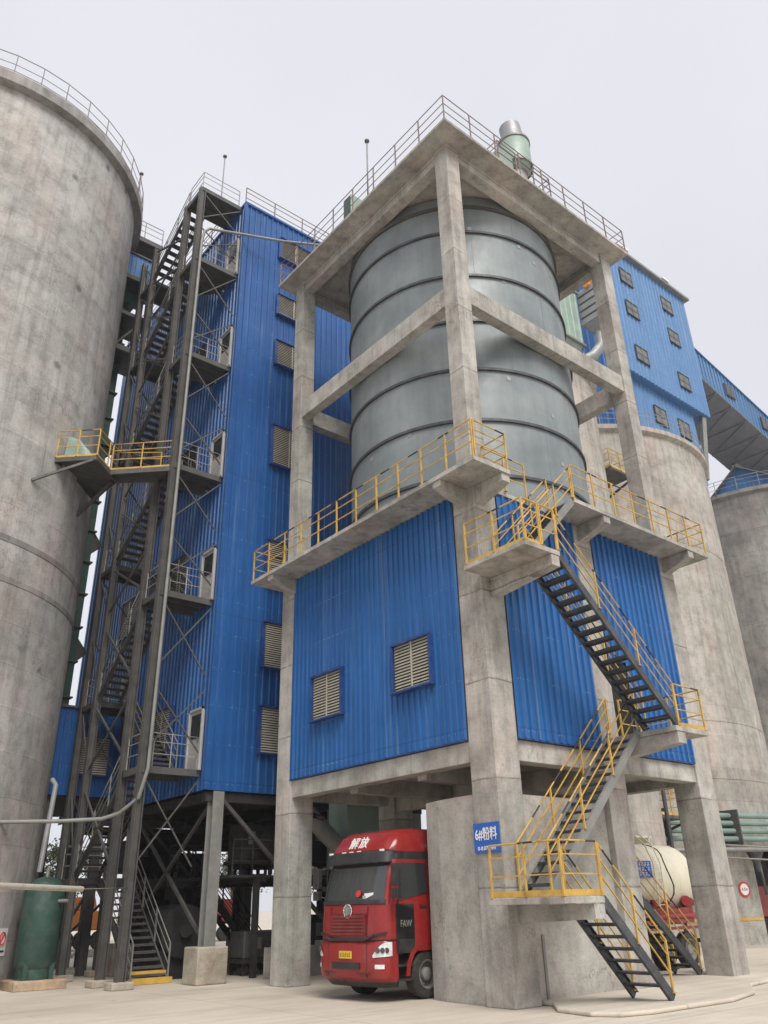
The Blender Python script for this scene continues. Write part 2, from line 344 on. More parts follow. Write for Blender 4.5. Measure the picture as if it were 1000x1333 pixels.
def flight(parent, b, t, w, mats, label=None, rails=(1, 1), railmats=None, name='stair_flight', tread_t=.035, string_h=.2, pale_outer=None, sp=1.0, rise=.2):
    """Open steel stair flight: two channel stringers, open treads, a railing each side."""
    b = Vector(b); t = Vector(t); d = Vector((t.x-b.x, t.y-b.y, 0)); run = d.length; d.normalize(); n = Vector((-d.y, d.x, 0))
    mb = MB()
    for sgn in (-1, 1):
        o = n*(sgn*w/2)
        mb.beam(b+o, t+o, .012, string_h); q = (t-b).normalized(); un = q.cross(n).normalized()
        for e in (-1, 1): mb.beam(b+o+un*(e*string_h/2)-n*(sgn*.03), t+o+un*(e*string_h/2)-n*(sgn*.03), .06, .012)
    root = mb.build(name, mats[0], parent)
    if label: root['label'] = label
    mt = MB(); k = max(3, round((t.z-b.z)/rise))
    for i in range(1, k):
        f = i/k; c = b.lerp(t, f)+Vector((0, 0, .02))
        a1 = c-n*(w/2-.02); a2 = c+n*(w/2-.02); mt.beam(a1, a2, .25, tread_t, 0, (0, 0, 1))
        mt.beam(a1-d*.11-Vector((0, 0, .03)), a2-d*.11-Vector((0, 0, .03)), .015, .05, 0)
    mt.build('treads', mats[-1], root)
    for sgn, on in zip((-1, 1), rails):
        if on:
            o = n*(sgn*(w/2))
            rail([b+o+Vector((0, 0, .1)), t+o+Vector((0, 0, .1))], 1.0, sp, mids=(.36, .7), stripe=railmats is not None and len(railmats) > 1).build('handrail', railmats or M['steel'], root)
    return root
def louvre_window(parent, p, u, nrm, W, z0, z1, frame, slat, depth=.12, mull=1, name='window', back='dark', glass=False):
    """Framed window on a wall: p is the lower left corner on the wall plane, u along the wall, nrm outwards."""
    P = Vector((p[0], p[1], 0)); U = Vector((u[0], u[1], 0)).normalized(); N = Vector((nrm[0], nrm[1], 0)).normalized(); Z = Vector((0, 0, 1))
    pt = lambda a, z, o: P+U*a+N*o+Z*z
    mb = MB(); fw_ = .06
    mb.beam(pt(-fw_, z1+fw_/2, depth*.5), pt(W+fw_, z1+fw_/2, depth*.5), depth*1.4, fw_, 0)
    mb.beam(pt(-fw_*1.4, z0-fw_/2, depth*.6), pt(W+fw_*1.4, z0-fw_/2, depth*.6), depth*1.7, fw_*.9, 0)
    for a in (-fw_/2, W+fw_/2): mb.beam(pt(a, z0, depth*.5), pt(a, z1, depth*.5), fw_ if abs(N.x) > .5 else depth*1.2, depth*1.2 if abs(N.x) > .5 else fw_, 0, upv=N)
    root = mb.build(name, frame, parent)
    b = MB(); b.add([pt(0, z0, .045), pt(W, z0, .045), pt(W, z1, .045), pt(0, z1, .045)], [(0, 1, 2, 3)])
    b.build('pane' if glass else 'backing', M['glass_pale'] if glass else M['dark'], root)
    s = MB()
    if not glass:
        n = max(5, int((z1-z0)/.085))
        for i in range(n):
            z = z0+(i+.5)*(z1-z0)/n
            s.add([pt(.02, z+.03, .06), pt(W-.02, z+.03, .06), pt(W-.02, z-.028, .1), pt(.02, z-.028, .1), pt(.02, z+.036, .066), pt(W-.02, z+.036, .066), pt(W-.02, z-.022, .106), pt(.02, z-.022, .106)],
                  [(0, 1, 2, 3), (4, 7, 6, 5), (0, 4, 5, 1), (3, 2, 6, 7), (0, 3, 7, 4), (1, 5, 6, 2)])
    for k in range(1, mull+1):
        a = W*k/(mull+1); s.beam(pt(a, z0, .1), pt(a, z1, .1), .035, .035, 0, upv=N)
    if glass: s.beam(pt(0, (z0+z1)/2, .09), pt(W, (z0+z1)/2, .09), .03, .03)
    s.build('louvre' if not glass else 'sash', slat, root)
    return root
def textmesh(body, size, loc, xdir, updir, mat, parent=None, name='lettering', ext=.004, sx=1.0, bold=0):
    cu = bpy.data.curves.new('t', 'FONT'); cu.body = body; cu.size = size; cu.extrude = ext; cu.align_x = 'CENTER'; cu.align_y = 'CENTER'; cu.offset = bold
    o = bpy.data.objects.new('t', cu); COL.objects.link(o); dg = bpy.context.evaluated_depsgraph_get(); me = bpy.data.meshes.new_from_object(o.evaluated_get(dg))
    bpy.data.objects.remove(o); me.materials.clear(); me.materials.append(mat)
    x = Vector(xdir).normalized(); y = Vector(updir).normalized(); z = x.cross(y)
    mt = Matrix((x, y, z)).transposed().to_4x4(); off = Vector(parent['_o']) if parent is not None and '_o' in parent else Vector()
    mt.translation = Vector(loc)-off
    me.transform(mt @ Matrix.Diagonal((sx, 1, 1, 1))); o = bpy.data.objects.new(name, me); COL.objects.link(o)
    if parent is not None: o.parent = parent; o['_o'] = tuple(off)
    return o
YB = [M['yellow'], M['black']]

# ================================================================== SETTING
g = MB(); S = 1500; g.add([(-S, -S, 0), (S, -S, 0), (S, S, 0), (-S, S, 0)], [(0, 1, 2, 3)])
tag(g.build('ground', M['ground']), kind='structure')
pv = MB(); poly = [(.95, -.2), (.2, -.95), (.05, -1.9), (.35, -2.4), (1.1, -2.62), (3.9, -2.7), (5.5, -2.3), (7.2, -1.3), (9.9, -.9), (10.2, -.4), (10.2, 2.2), (.95, 2.2)]
pv.prism(poly, 0.004, .085); tag(pv.build('pavement', M['ground'], bevel=.03), kind='structure')

# ================================================================== CONCRETE FRAME BUILDING (foreground)
fb = thing('silo_building', (0, 0, 0), 'concrete frame building on thick legs with blue cladding, around the grey steel tank', 'building')
def cold(x, y, z0, z1, s, base=0): 
    b = MB(); b.box(x, x+s, y, y+s, z0, z1); return b
LO, UP = .85, .6
for (x, y) in ((0, 0), (0, 8.8), (8.7, 0), (8.7, 8.8), (4.2, 0), (4.2, 8.8)):
    cold(x, y, 0, 12.38, LO).build('column', M['conc'], fb, bevel=.02)
for (x, y) in ((0, 0), (0, 8.8), (8.7, 0), (8.7, 8.8)):
    cold(x, y, 12.5, 26.0, UP).build('column', M['conc'], fb, bevel=.015)
E1x, E1y = 9.3, 9.4
def ringbeams(z0, z1, wd, ins, far, col_w, name='beam'):
    ex, ey = far
    for b in ((ins, ins+wd, col_w, 8.8), (col_w, 8.7, ins, ins+wd), (ex-ins-wd, ex-ins, col_w, 8.8), (col_w, 8.7, ey-ins-wd, ey-ins)):
        MB().box(b[0], b[1], b[2], b[3], z0, z1).build(name, M['conc'], fb, bevel=.012)
ringbeams(25.52, 26.0, .42, .06, (E1x, E1y), UP)
ringbeams(19.16, 19.88, .38, .05, (E1x, E1y), UP)
# lower ring beams carried between legs
for b in ((.06, .5, .85, 8.8), (.85, 4.2, .06, .5), (5.05, 8.7, .06, .5), (9.0, 9.45, .85, 8.8), (.85, 4.2, 9.1, 9.5), (5.05, 8.7, 9.1, 9.5)):
    MB().box(*b, 5.12, 5.62).build('beam', M['conc'], fb, bevel=.012)
b = MB(); b.box(.5, 9.0, .5, 9.1, 5.42, 5.6); b.box(.5, 9.0, 3.0, 3.35, 5.0, 5.42); b.box(.5, 9.0, 6.0, 6.35, 5.0, 5.42); b.box(4.3, 4.6, .5, 9.1, 4.9, 5.42)
b.build('floor_slab', M['conc'], fb)
MB().box(-.65, 9.72, -.65, 9.8, 26.0, 26.13).build('roof_slab', M['conc'], fb, bevel=.015)
# walkway slab with jogs and cantilever brackets (level 12.5)
wz0, wz1 = 12.38, 12.5
poly = [(-1.05, -1.07), (.35, -1.07), (.35, -.08), (3.08, -.08), (3.08, -1.05), (10.2, -1.05), (10.2, 10.1), (-1.05, 10.1)]
b = MB(); b.prism(poly, wz0, wz1); b.build('walkway_slab', M['conc'], fb)
for y in (.42, 8.9): b = MB(); b.add([(-1.0, y-.15, 12.37), (-1.0, y-.15, 12.2), (0.0, y-.15, 11.9), (0.0, y-.15, 12.37), (-1.0, y+.15, 12.37), (-1.0, y+.15, 12.2), (0, y+.15, 11.9), (0, y+.15, 12.37)], [(0, 1, 2, 3), (7, 6, 5, 4), (0, 4, 5, 1), (1, 5, 6, 2), (2, 6, 7, 3), (3, 7, 4, 0)]); b.build('walkway_bracket', M['conc'], fb)
for x in (.2, 4.6, 9.1): b = MB(); b.add([(x-.15, -1.02, 12.37), (x-.15, -1.02, 12.15), (x-.15, 0, 11.85), (x-.15, 0, 12.37), (x+.15, -1.02, 12.37), (x+.15, -1.02, 12.15), (x+.15, 0, 11.85), (x+.15, 0, 12.37)], [(3, 2, 1, 0), (4, 5, 6, 7), (0, 1, 5, 4), (1, 2, 6, 5), (2, 3, 7, 6), (0, 4, 7, 3)]); b.build('walkway_bracket', M['conc'], fb)
# walkway railings
z = 12.5
rail([(-1.0, -1.02, z), (-1.0, 10.05, z), (.2, 10.05, z)], 1.15, 1.0).build('walkway_railing', YB, fb)
rail([(-.93, -1.02, z), (.3, -1.02, z), (.3, -.14, z), (2.05, -.14, z)], 1.15, .95).build('walkway_railing', YB, fb)
rail([(3.12, -1.0, z), (10.15, -1.0, z), (10.15, .8, z)], 1.15, 1.0).build('walkway_railing', YB, fb)
rail([(-.6, -.6, 26.13), (9.67, -.6, 26.13), (9.67, 9.75, 26.13), (-.6, 9.75, 26.13)], 1.2, 1.35, r=.02, stripe=False, closed=True, mids=(.33, .66)).build('roof_railing', M['dull_rail'], fb)
# cladding
P0 = 5.66
b = MB(); b.sheet((-.02, 8.86), (0, -1), (-1, 0), 8.0, P0, 12.36, .235, .05); b.build('wall_panel', M['blue'], fb)
b = MB(); b.sheet((.87, -.02), (1, 0), (0, -1), 3.31, P0, 12.36, .275, .06); b.build('wall_panel', M['blue'], fb)
b = MB(); b.sheet((5.07, -.02), (1, 0), (0, -1), 3.6, 8.3, 12.36, .275, .06); b.sheet((5.895, -.02), (1, 0), (0, -1), 2.775, P0, 8.3, .275, .06); b.build('wall_panel', M['blue'], fb)
b = MB(); b.box(.1, .3, .87, 8.78, P0, 12.3); b.box(.87, 4.18, .1, .3, P0, 12.3); b.box(5.07, 8.68, .1, .3, P0, 12.3); b.box(9.2, 9.4, .87, 8.78, P0, 12.3); b.box(.87, 8.68, 9.2, 9.4, P0, 12.3); b.build('inner_wall', M['conc'], fb)
b = MB(); b.box(5.07, 5.88, .06, .095, P0, 8.28); b.build('doorway_shade', M['dark'], fb)  # black slab standing in for the shade inside the doorway
b = MB(); b.box(-.045, .05, .87, 8.86, P0-.03, P0-.004); b.box(.87, 4.18, -.045, .05, P0-.03, P0-.004); b.box(5.07, 8.68, -.045, .05, P0-.03, P0-.004); b.build('drip_flashing', M['blue_trim'], fb)
for y0, zz in ((5.94, (7.22, 8.56)), (1.94, (7.3, 8.6))):
    louvre_window(fb, (-.05, y0+1.5), (0, -1), (-1, 0), 1.5, zz[0], zz[1], M['blue_trim'], M['louvre'], depth=.15)
# dark doorway into the enclosure beside the middle leg at the landing
# low rendered walls at the truck bay
wl = tag(MB().build('x', M['conc']), None) if False else None
b = MB()
pts = [(.1, .85), (.14, 1.6), (.2, 2.3), (.36, 2.92)]
for a, c in zip(pts[:-1], pts[1:]):
    b.add([(a[0], a[1], 0), (c[0], c[1], 0), (c[0]+.25, c[1], 0), (a[0]+.25, a[1], 0), (a[0], a[1], 4.38), (c[0], c[1], 4.38), (c[0]+.25, c[1], 4.38), (a[0]+.25, a[1], 4.38)], [(0, 1, 5, 4), (2, 3, 7, 6), (4, 5, 6, 7), (0, 3, 2, 1), (1, 2, 6, 5), (0, 4, 7, 3)])
b.box(.85, 4.2, .2, .45, 0, 4.36); b.build('bay_wall', M['conc_wall'], fb)
b = MB(); b.box(1.24, 1.32, .17, .2, .1, 1.35); b.build('conduit', M['steel_pale'], fb)
# camera on left leg
cc = thing('security_camera', (.84, 8.95, 4.62), 'small dark security camera on the left front leg under the beam', 'camera')
b = MB(); b.beam((.85, 9.0, 4.75), (1.1, 8.9, 4.7), .05, .05); b.build('bracket', M['steel'], cc)
b = MB(); b.tube([(1.0, 8.95, 4.66), (1.22, 8.7, 4.55)], .08, 10); b.build('body', M['plastic'], cc)

# number sign on the front leg
sg = thing('sign', (-.03, .45, 3.38), 'blue sign lettered 6# in white on the front concrete leg', 'sign')
MB().box(-.028, -.008, .04, .86, 3.06, 3.7).build('board', M['sign_blue'], sg)
textmesh('6#粉料', .3, (-.034, .46, 3.44), (0, -1, 0), (0, 0, 1), M['white'], sg, sx=.76, bold=.003)
textmesh('0-0.075mm', .125, (-.034, .46, 3.15), (0, -1, 0), (0, 0, 1), M['white'], sg)

# ------------------------------------------------------------------ steel tank
tk = thing('steel_silo', (4.7, 4.7, 12.5), 'huge grey rolled steel tank with dark hoop ribs standing inside the concrete frame', 'silo')
b = MB(); b.lathe((4.7, 4.7), [(4.25, 12.5), (4.25, 25.9)], 128); b.build('shell', M['tank'], tk)
for z in (13.95, 16.0, 18.0, 20.03, 22.05, 24.12):
    b = MB(); b.lathe((4.7, 4.7), [(4.25, z-.05), (4.33, z-.05), (4.33, z+.05), (4.25, z+.05)], 128); b.build('hoop', M['stair_dark'], tk)
b = MB()
b.lathe((4.7, 4.7), [(4.24, 25.3), (4.34, 25.3), (4.34, 25.42), (4.24, 25.42)], 96)
b.build('top_stiffener', M['steel'], tk)
b = MB(); rr = random.Random(3)
for k in range(26):
    a = R(150+rr.random()*190); z = 13+rr.random()*12; c, s_ = math.cos(a), math.sin(a)
    b.beam((4.7+4.258*c, 4.7+4.258*s_, z), (4.7+4.258*c, 4.7+4.258*s_, z+.16), .14, .012, upv=(c, s_, 0))
b.build('lifting_pad', M['galv'], tk)
b = MB()
for i, z in enumerate((12.5, 13.95, 16.0, 18.0, 20.03, 22.05, 24.12)):
    z1 = (13.9, 15.95, 17.95, 19.98, 22, 24.07, 25.3)[i]
    for k in range(6):
        a = R(60*k+23*i); c, s_ = math.cos(a), math.sin(a)
        b.beam((4.7+4.252*c, 4.7+4.252*s_, z+.05), (4.7+4.252*c, 4.7+4.252*s_, z1), .022, .008, upv=(c, s_, 0))
b.build('weld_seam', M['steel_pale'], tk)['kind'] = 'stuff'

# ------------------------------------------------------------------ front staircase
st = thing('staircase', (.7, -1.0, .1), 'yellow railed zigzag outdoor staircase with charcoal steps against the front concrete leg', 'staircase')
def landing(poly, z, beam, label=None, dp=.62):
    b = MB(); b.prism(poly, z-.13, z); o = b.build('landing', M['conc'], st, bevel=.01)
    if label: o['label'] = label
    b = MB(); x0, x1, y0, y1 = beam
    b.add([(x0, y0, z-.14), (x0, y0, z-.42), (x0, y1, z-dp), (x0, y1, z-.14), (x1, y0, z-.14), (x1, y0, z-.42), (x1, y1, z-dp), (x1, y1, z-.14)], [(3, 2, 1, 0), (4, 5, 6, 7), (0, 1, 5, 4), (1, 2, 6, 5), (2, 3, 7, 6), (0, 4, 7, 3)])
    b.build('bracket', M['conc'], o)
    return o
l1 = landing([(-.58, -2.1), (.7, -2.1), (.7, -.01), (-.58, -.01)], 2.1, (.35, .69, -2.08, -.01), dp=.5)
rail([(-.54, -.1, 2.1), (-.54, -2.06, 2.1), (.66, -2.06, 2.1)], 1.05, .95, toe=.12).build('handrail', YB, l1)
l3 = landing([(-.62, -2.12), (.66, -2.12), (.66, -.01), (-.62, -.01)], 9.84, (.33, .63, -2.1, -.01))
rail([(-.58, -.1, 9.84), (-.58, -2.08, 9.84), (.0, -2.08, 9.84)], 1.15, .95, toe=.08).build('handrail', YB, l3)
rail([(.06, -2.08, 9.84), (.62, -2.08, 9.84)], 1.15, .62).build('handrail', YB, l3)
l2 = landing([(4.55, -2.1), (6.05, -2.1), (6.05, -.01), (4.55, -.01)], 6.0, (4.6, 4.95, -2.08, -.01))
rail([(4.75, -2.06, 6.0), (6.0, -2.06, 6.0), (6.0, -.1, 6.0), (5.1, -.1, 6.0)], 1.1, .9, toe=.1).build('handrail', YB, l2)
sm_ = [M['stair_dark'], M['stair_dark']]
flight(st, (2.68, -1.56, .12), (.72, -1.56, 2.03), .98, sm_, railmats=YB, sp=.95, rise=.245)
f2 = flight(st, (.35, -.56, 2.12), (4.5, -.56, 5.98), .9, [M['steel_pale'], M['stair_dark']], railmats=YB, sp=1.25, rise=.23)
flight(st, (4.8, -1.56, 6.02), (.7, -1.56, 9.8), .98, sm_, railmats=YB, sp=1.3, rise=.228, tread_t=.05)
flight(st, (.5, -.56, 9.86), (3.05, -.56, 12.42), .88, [M['steel_pale'], M['stair_dark']], railmats=YB, sp=.9)

# ------------------------------------------------------------------ small stair by the right bay
s2 = thing('staircase', (6.3, 1.4, .1), 'short dark steel stair with thin yellow rails under the frame beside the cream tanker', 'staircase')
flight(s2, (8.75, 1.4, .12), (6.35, 1.4, 2.1), .8, sm_, railmats=YB, sp=1.2)
b = MB(); b.box(5.2, 6.35, 1.0, 1.8, 2.02, 2.1); 
for x in (5.25, 6.3):
    for y in (1.05, 1.75): b.beam((x, y, .1), (x, y, 2.02), .06, .06)
b.build('platform', M['steel_pale'], s2)
rail([(6.3, 1.0, 2.1), (5.25, 1.0, 2.1), (5.25, 1.8, 2.1)], 1.05, .6).build('handrail', YB, s2)

# ------------------------------------------------------------------ roof equipment
vt = thing('vent_stack', (5.2, 1.0, 26.13), 'pale green and grey vent stack rising above the roof edge railing', 'vent')
b = MB(); b.tube([(5.2, 1.0, 26.13), (5.2, 1.0, 29.1)], .4, 20); b.build('pipe', M['galv'], vt)
b = MB(); b.lathe((5.2, 1.0), [(.42, 28.9), (.66, 29.2), (.66, 30.6), (.45, 30.9)], 28); b.build('filter_drum', M['mint'], vt)
b = MB(); b.lathe((5.2, 1.0), [(.67, 29.15), (.7, 29.15), (.7, 29.25), (.67, 29.25)], 28); b.lathe((5.2, 1.0), [(.67, 30.55), (.7, 30.55), (.7, 30.65), (.67, 30.65)], 28); b.build('clamp_ring', M['steel_pale'], vt)
b = MB(); b.tube([(5.2, 1.0, 30.8), (5.2, 1.0, 31.2), (5.12, 1.02, 31.7)], .45, 24); b.build('outlet', M['galv'], vt)
vp = thing('service_platform', (4.6, 1.2, 26.13), 'small railed steel platform with pale green cabinet beside the roof vent stack', 'platform')
b = MB(); b.box(3.4, 6.6, .4, 2.4, 28.0, 28.06)
for x in (3.45, 6.55):
    for y in (.45, 2.35): b.beam((x, y, 26.13), (x, y, 28.0), .08, .08)
b.build('deck', M['steel_pale'], vp)
rail([(3.45, .45, 28.06), (6.55, .45, 28.06), (6.55, 2.35, 28.06), (3.45, 2.35, 28.06)], 1.1, 1.2, stripe=False, closed=True).build('railing', M['dull_rail'], vp)
b = MB(); b.box(3.7, 4.5, .6, 1.4, 28.06, 29.1); b.build('cabinet', M['mint'], vp, bevel=.02)
cb = thing('control_cabinet', (.3, 5.4, 26.13), 'small pale green control cabinet behind the railing on the left roof edge', 'cabinet')
b = MB(); b.box(-.2, .5, 5.2, 5.7, 26.5, 27.9); b.build('body', M['mint'], cb, bevel=.02)
b = MB(); b.box(-.24, -.205, 5.25, 5.65, 26.6, 27.8); b.build('door', M['green_tank'], cb)
b = MB(); b.beam((-.1, 5.3, 26.13), (-.1, 5.3, 26.5), .05, .05); b.beam((.4, 5.6, 26.13), (.4, 5.6, 26.5), .05, .05); b.build('legs', M['steel'], cb)
def lamp_pole(x, y, z, h, label):
    t = thing('lamp_pole', (x, y, z), label, 'lamp', 'thin lamp poles on the roofs')
    b = MB(); b.tube([(x, y, z), (x, y, z+h)], .03, 8); b.build('pole', M['steel_pale'], t)
    b = MB(); b.lathe((x, y), [(.03, z+h), (.09, z+h+.03), (.1, z+h+.1), (.0, z+h+.16)], 12); b.build('lamp_head', M['steel'], t)
lamp_pole(-.5, 3.75, 26.13, 3.1, 'thin lamp pole on the left edge of the concrete roof')
lamp_pole(-2.35, 12.6, 32.4, 2.9, 'thin lamp pole at the top landing of the dark stair tower')
lamp_pole(-4.9, 16.8, 34.2, 1.9, 'thin lamp pole on the rim of the big left silo')

# ================================================================== BLUE CLAD TOWER (left)
tw = thing('blue_tower', (-1.3, 12, 0), 'tall narrow blue corrugated tower on steel legs behind the left of the concrete frame', 'building')
TZ0, TZ1 = 5.64, 32.3
b = MB(); b.sheet((-1.3, 12), (1, 0), (0, -1), 9.8, TZ0, TZ1, .3, .045); b.build('wall', M['blue_tower'], tw)
b = MB(); b.sheet((-1.3, 26), (0, -1), (-1, 0), 14.0, TZ0, TZ1, .3, .045); b.build('wall', M['blue_tower'], tw)
b = MB(); b.box(-1.25, 8.45, 12.05, 25.95, TZ0+.05, TZ1-.05); b.build('core', M['dark'], tw)
b = MB(); b.box(-1.4, -1.26, 11.9, 12.04, TZ0, TZ1+.02); b.box(-1.4, 8.5, 11.9, 12.0, TZ1, TZ1+.12); b.box(-1.4, -1.3, 12.04, 26, TZ1, TZ1+.12); b.build('corner_flashing', M['blue_tower'], tw)
for z0, z1 in ((30.0, 31.25), (26.6, 27.75), (23.8, 25.1), (18.7, 20.6), (13.4, 15.2), (10.1, 11.8), (7.0, 8.6)):
    louvre_window(tw, (.64, 11.97), (1, 0), (0, -1), 1.65, z0, z1, M['blue_trim'], M['louvre'], depth=.14)
FL = [6.3, 12.4, 17.6, 23.0, 28.2, 32.4]
for z in FL[:-1]:
    # white door, upper half glazed
    b = MB(); b.box(-1.44, -1.36, 12.3, 13.2, z, z+2.05); d = b.build('door', M['white_door'], tw)
    b = MB(); b.box(-1.46, -1.441, 12.42, 13.08, z+1.1, z+1.92); b.build('pane', M['glass_dark'], d)
    b = MB(); b.box(-1.5, -1.442, 12.22, 12.3, z, z+2.13); b.box(-1.5, -1.442, 13.2, 13.28, z, z+2.13); b.box(-1.5, -1.442, 12.22, 13.28, z+2.05, z+2.13); b.build('frame', M['white_door'], d)
    b = MB(); b.box(-1.49, -1.46, 12.45, 12.5, z+.95, z+1.1); b.build('handle', M['chrome'], d)
for y, z0 in ((16.4, 7.2), (21.0, 13.0), (16.2, 13.4), (16.2, 18.6), (16.2, 24.0), (21, 7.2)):
    louvre_window(tw, (-1.34, y), (0, -1), (-1, 0), 1.5, z0, z0+1.7, M['blue_trim'], M['louvre'], depth=.12)
rail([(-1.3, 12.1, 32.42), (8.4, 12.1, 32.42)], 1.1, 1.5, stripe=False).build('roof_railing', M['dull_rail'], tw)
rail([(-1.3, 14.1, 32.42), (-1.3, 25.9, 32.42)], 1.1, 1.5, stripe=False).build('roof_railing', M['dull_rail'], tw)
b = MB(); b.box(-1.2, 8.4, 12.1, 12.4, 5.3, 5.6); b.box(-1.2, 8.4, 18.3, 18.6, 5.25, 5.6); b.box(-1.2, 8.4, 25.4, 25.7, 5.25, 5.6)
for x in (-1.0, 1.5, 4.0, 6.2, 8.1): b.box(x-.12, x+.12, 12.4, 25.4, 5.3, 5.6)
b.build('floor_beam', M['steel_black'], tw)
for i, (x, y) in enumerate(((-.85, 12.05), (4.2, 12.25), (8.1, 12.25), (-.85, 18.5), (4.2, 18.5), (8.1, 18.5), (-.85, 25.4), (4.2, 25.4), (8.1, 25.4))):
    MB().hcol(x, y, 1.0, 5.3 if i else 5.6, .4, .035, 'x').build('leg', M['steel_pale'], tw)
    MB().box(x-.52, x+.52, y-.47, y+.47, 0, 1.02).build('footing', M['plinth'], tw, bevel=.04)
b = MB()
b.beam((-.6, 12.05, 5.35), (4.0, 12.05, 1.3), .12, .12); b.beam((-.85, 12.5, 5.2), (-.85, 18.2, 1.3), .1, .1); b.beam((-.85, 12.5, 1.3), (-.85, 18.2, 5.2), .1, .1)
b.beam((-.85, 18.7, 5.2), (-.85, 25.2, 1.2), .1, .1); b.beam((-.85, 18.7, 1.2), (-.85, 25.2, 5.2), .1, .1)
b.beam((-.6, 18.5, 5.3), (4.1, 18.5, 1.1), .1, .1); b.beam((4.4, 18.5, 5.3), (8.0, 18.5, 1.1), .1, .1); b.beam((-.6, 25.4, 1.1), (4.1, 25.4, 5.2), .1, .1); b.beam((4.4, 25.4, 5.3), (8.0, 25.4, 1.1), .1, .1)
b.build('brace', M['steel'], tw)

# ------------------------------------------------------------------ steel stair tower
sx = thing('stair_tower', (-3.4, 12.4, 0), 'rusty dark steel stair tower with open treads between the left silo and the blue tower', 'stair tower')
for (x, y) in ((-3.4, 12.42), (-3.4, 13.9), (-3.4, 17.3), (-3.4, 18.7), (-1.62, 18.7)):
    MB().hcol(x, y, .2, 32.3, .26, .03, 'y').build('column', M['steel'], sx)
    MB().box(x-.34, x+.34, y-.3, y+.3, 0, .2).build('footing', M['plinth'], sx, bevel=.03)
lev = 0
for i, z in enumerate(FL):
    zm = (lev+z)/2
    b = MB(); b.box(-3.42, -1.36, 12.42, 13.9, z-.04, z); b.beam((-3.4, 12.4, z-.1), (-1.36, 12.4, z-.1), .06, .22); b.beam((-3.4, 13.9, z-.1), (-1.36, 13.9, z-.1), .06, .22); b.beam((-3.42, 12.4, z-.1), (-3.42, 13.9, z-.1), .06, .22)
    b.box(-3.42, -1.36, 12.9, 12.96, z-.16, z-.04); b.box(-3.42, -1.36, 13.4, 13.46, z-.16, z-.04)
    fo = b.build('landing', M['steel'], sx)
    rail([(-3.36, 13.8, z), (-3.36, 12.5, z), (-1.45, 12.5, z)], 1.1, .95, r=.018, stripe=False).build('railing', M['grey_rail'], fo)
    b = MB(); b.box(-3.42, -1.5, 17.3, 18.7, zm-.04, zm); b.beam((-3.4, 17.3, zm-.1), (-1.5, 17.3, zm-.1), .06, .2); b.beam((-3.4, 18.7, zm-.1), (-1.5, 18.7, zm-.1), .06, .2); b.beam((-3.42, 17.3, zm-.1), (-3.42, 18.7, zm-.1), .06, .2)
    fo = b.build('landing', M['steel'], sx)
    rail([(-3.36, 17.4, zm), (-3.36, 18.6, zm), (-1.6, 18.6, zm)], 1.1, .95, r=.018, stripe=False).build('railing', M['grey_rail'], fo)
    f = flight(sx, (-1.95 if lev else -1.9, 13.95 if lev else 13.7, lev+.03), (-1.95 if lev else -1.9, 17.28, zm-.05), .9 if lev else 1.25, [M['steel'], M['steel']], railmats=[M['steel_pale']], sp=1.1)
    if i == 0:
        b = MB(); b.beam((-2.54, 13.66, .09), (-1.2, 13.66, .09), .3, .16); b.beam((-2.5, 13.95, .3), (-1.28, 13.95, .3), .26, .1); b.build('warning_step', M['yellow'], f)
    flight(sx, (-2.92, 17.28, zm+.0), (-2.92, 13.95, z-.05), .86, [M['steel'], M['steel']], railmats=[M['steel_pale']], sp=1.1)
    # bracing: crossed rods at the front face, diagonals on the left side
    h = z-lev; b = MB(); bs = MB()
    for k in range(2):
        za = lev+h*k/2+(.5 if k == 0 else .15); zb = lev+h*(k+1)/2-.35
        if i == 0 and k == 0: continue
        b.beam((-3.3, 12.4, zb), (-1.42, 12.34, za), .045, .045); b.beam((-3.3, 12.4, za+.1), (-1.42, 12.34, zb), .045, .045)
        bs.beam((-3.4, 14.0, za), (-3.4, 17.2, zb), .07, .07); bs.beam((-3.4, 14.0, zb), (-3.4, 17.2, za), .07, .07)
        bs.beam((-3.4, 17.4, za), (-3.4, 18.6, zb), .05, .05); bs.beam((-3.3, 18.7, zb), (-1.7, 18.7, za), .05, .05)
    b.build('brace', M['steel'], sx); bs.build('brace', M['steel'], sx)
    lev = z

# pipe running up the stair tower
pp = MB(); pp.tube([(-6.95, 14.75, 4.64), (-5.2, 14.1, 4.68), (-4.1, 13.5, 4.74), (-3.75, 13.0, 4.88), (-3.45, 12.3, 5.3), (-3.3, 12.15, 6.2), (-3.3, 12.15, 28.9), (-3.22, 12.15, 29.5), (-3.0, 12.12, 29.8), (-2.6, 12.05, 29.9), (.2, 11.0, 30.1), (1.9, 10.1, 30.15)], .062, 12)
pr_ = tag(pp.build('pipe', M['steel_pale']), 'long grey pipe running up the stair tower and bending across to the roof', 'pipe')
pl = MB(); pl.tube([(-8.6, 8.2, 2.66), (-5.6, 10.4, 2.62)], .07, 12); tag(pl.build('pipe', M['louvre']), 'short pale horizontal pipe in front of the green tank', 'pipe')
pl = MB(); pl.tube([(-5.6, 10.4, 2.62), (-3.5, 12.3, 2.7)], .012, 6); tag(pl.build('cable', M['steel_pale']), 'thin cable from the pale pipe to the stair tower column', 'cable')

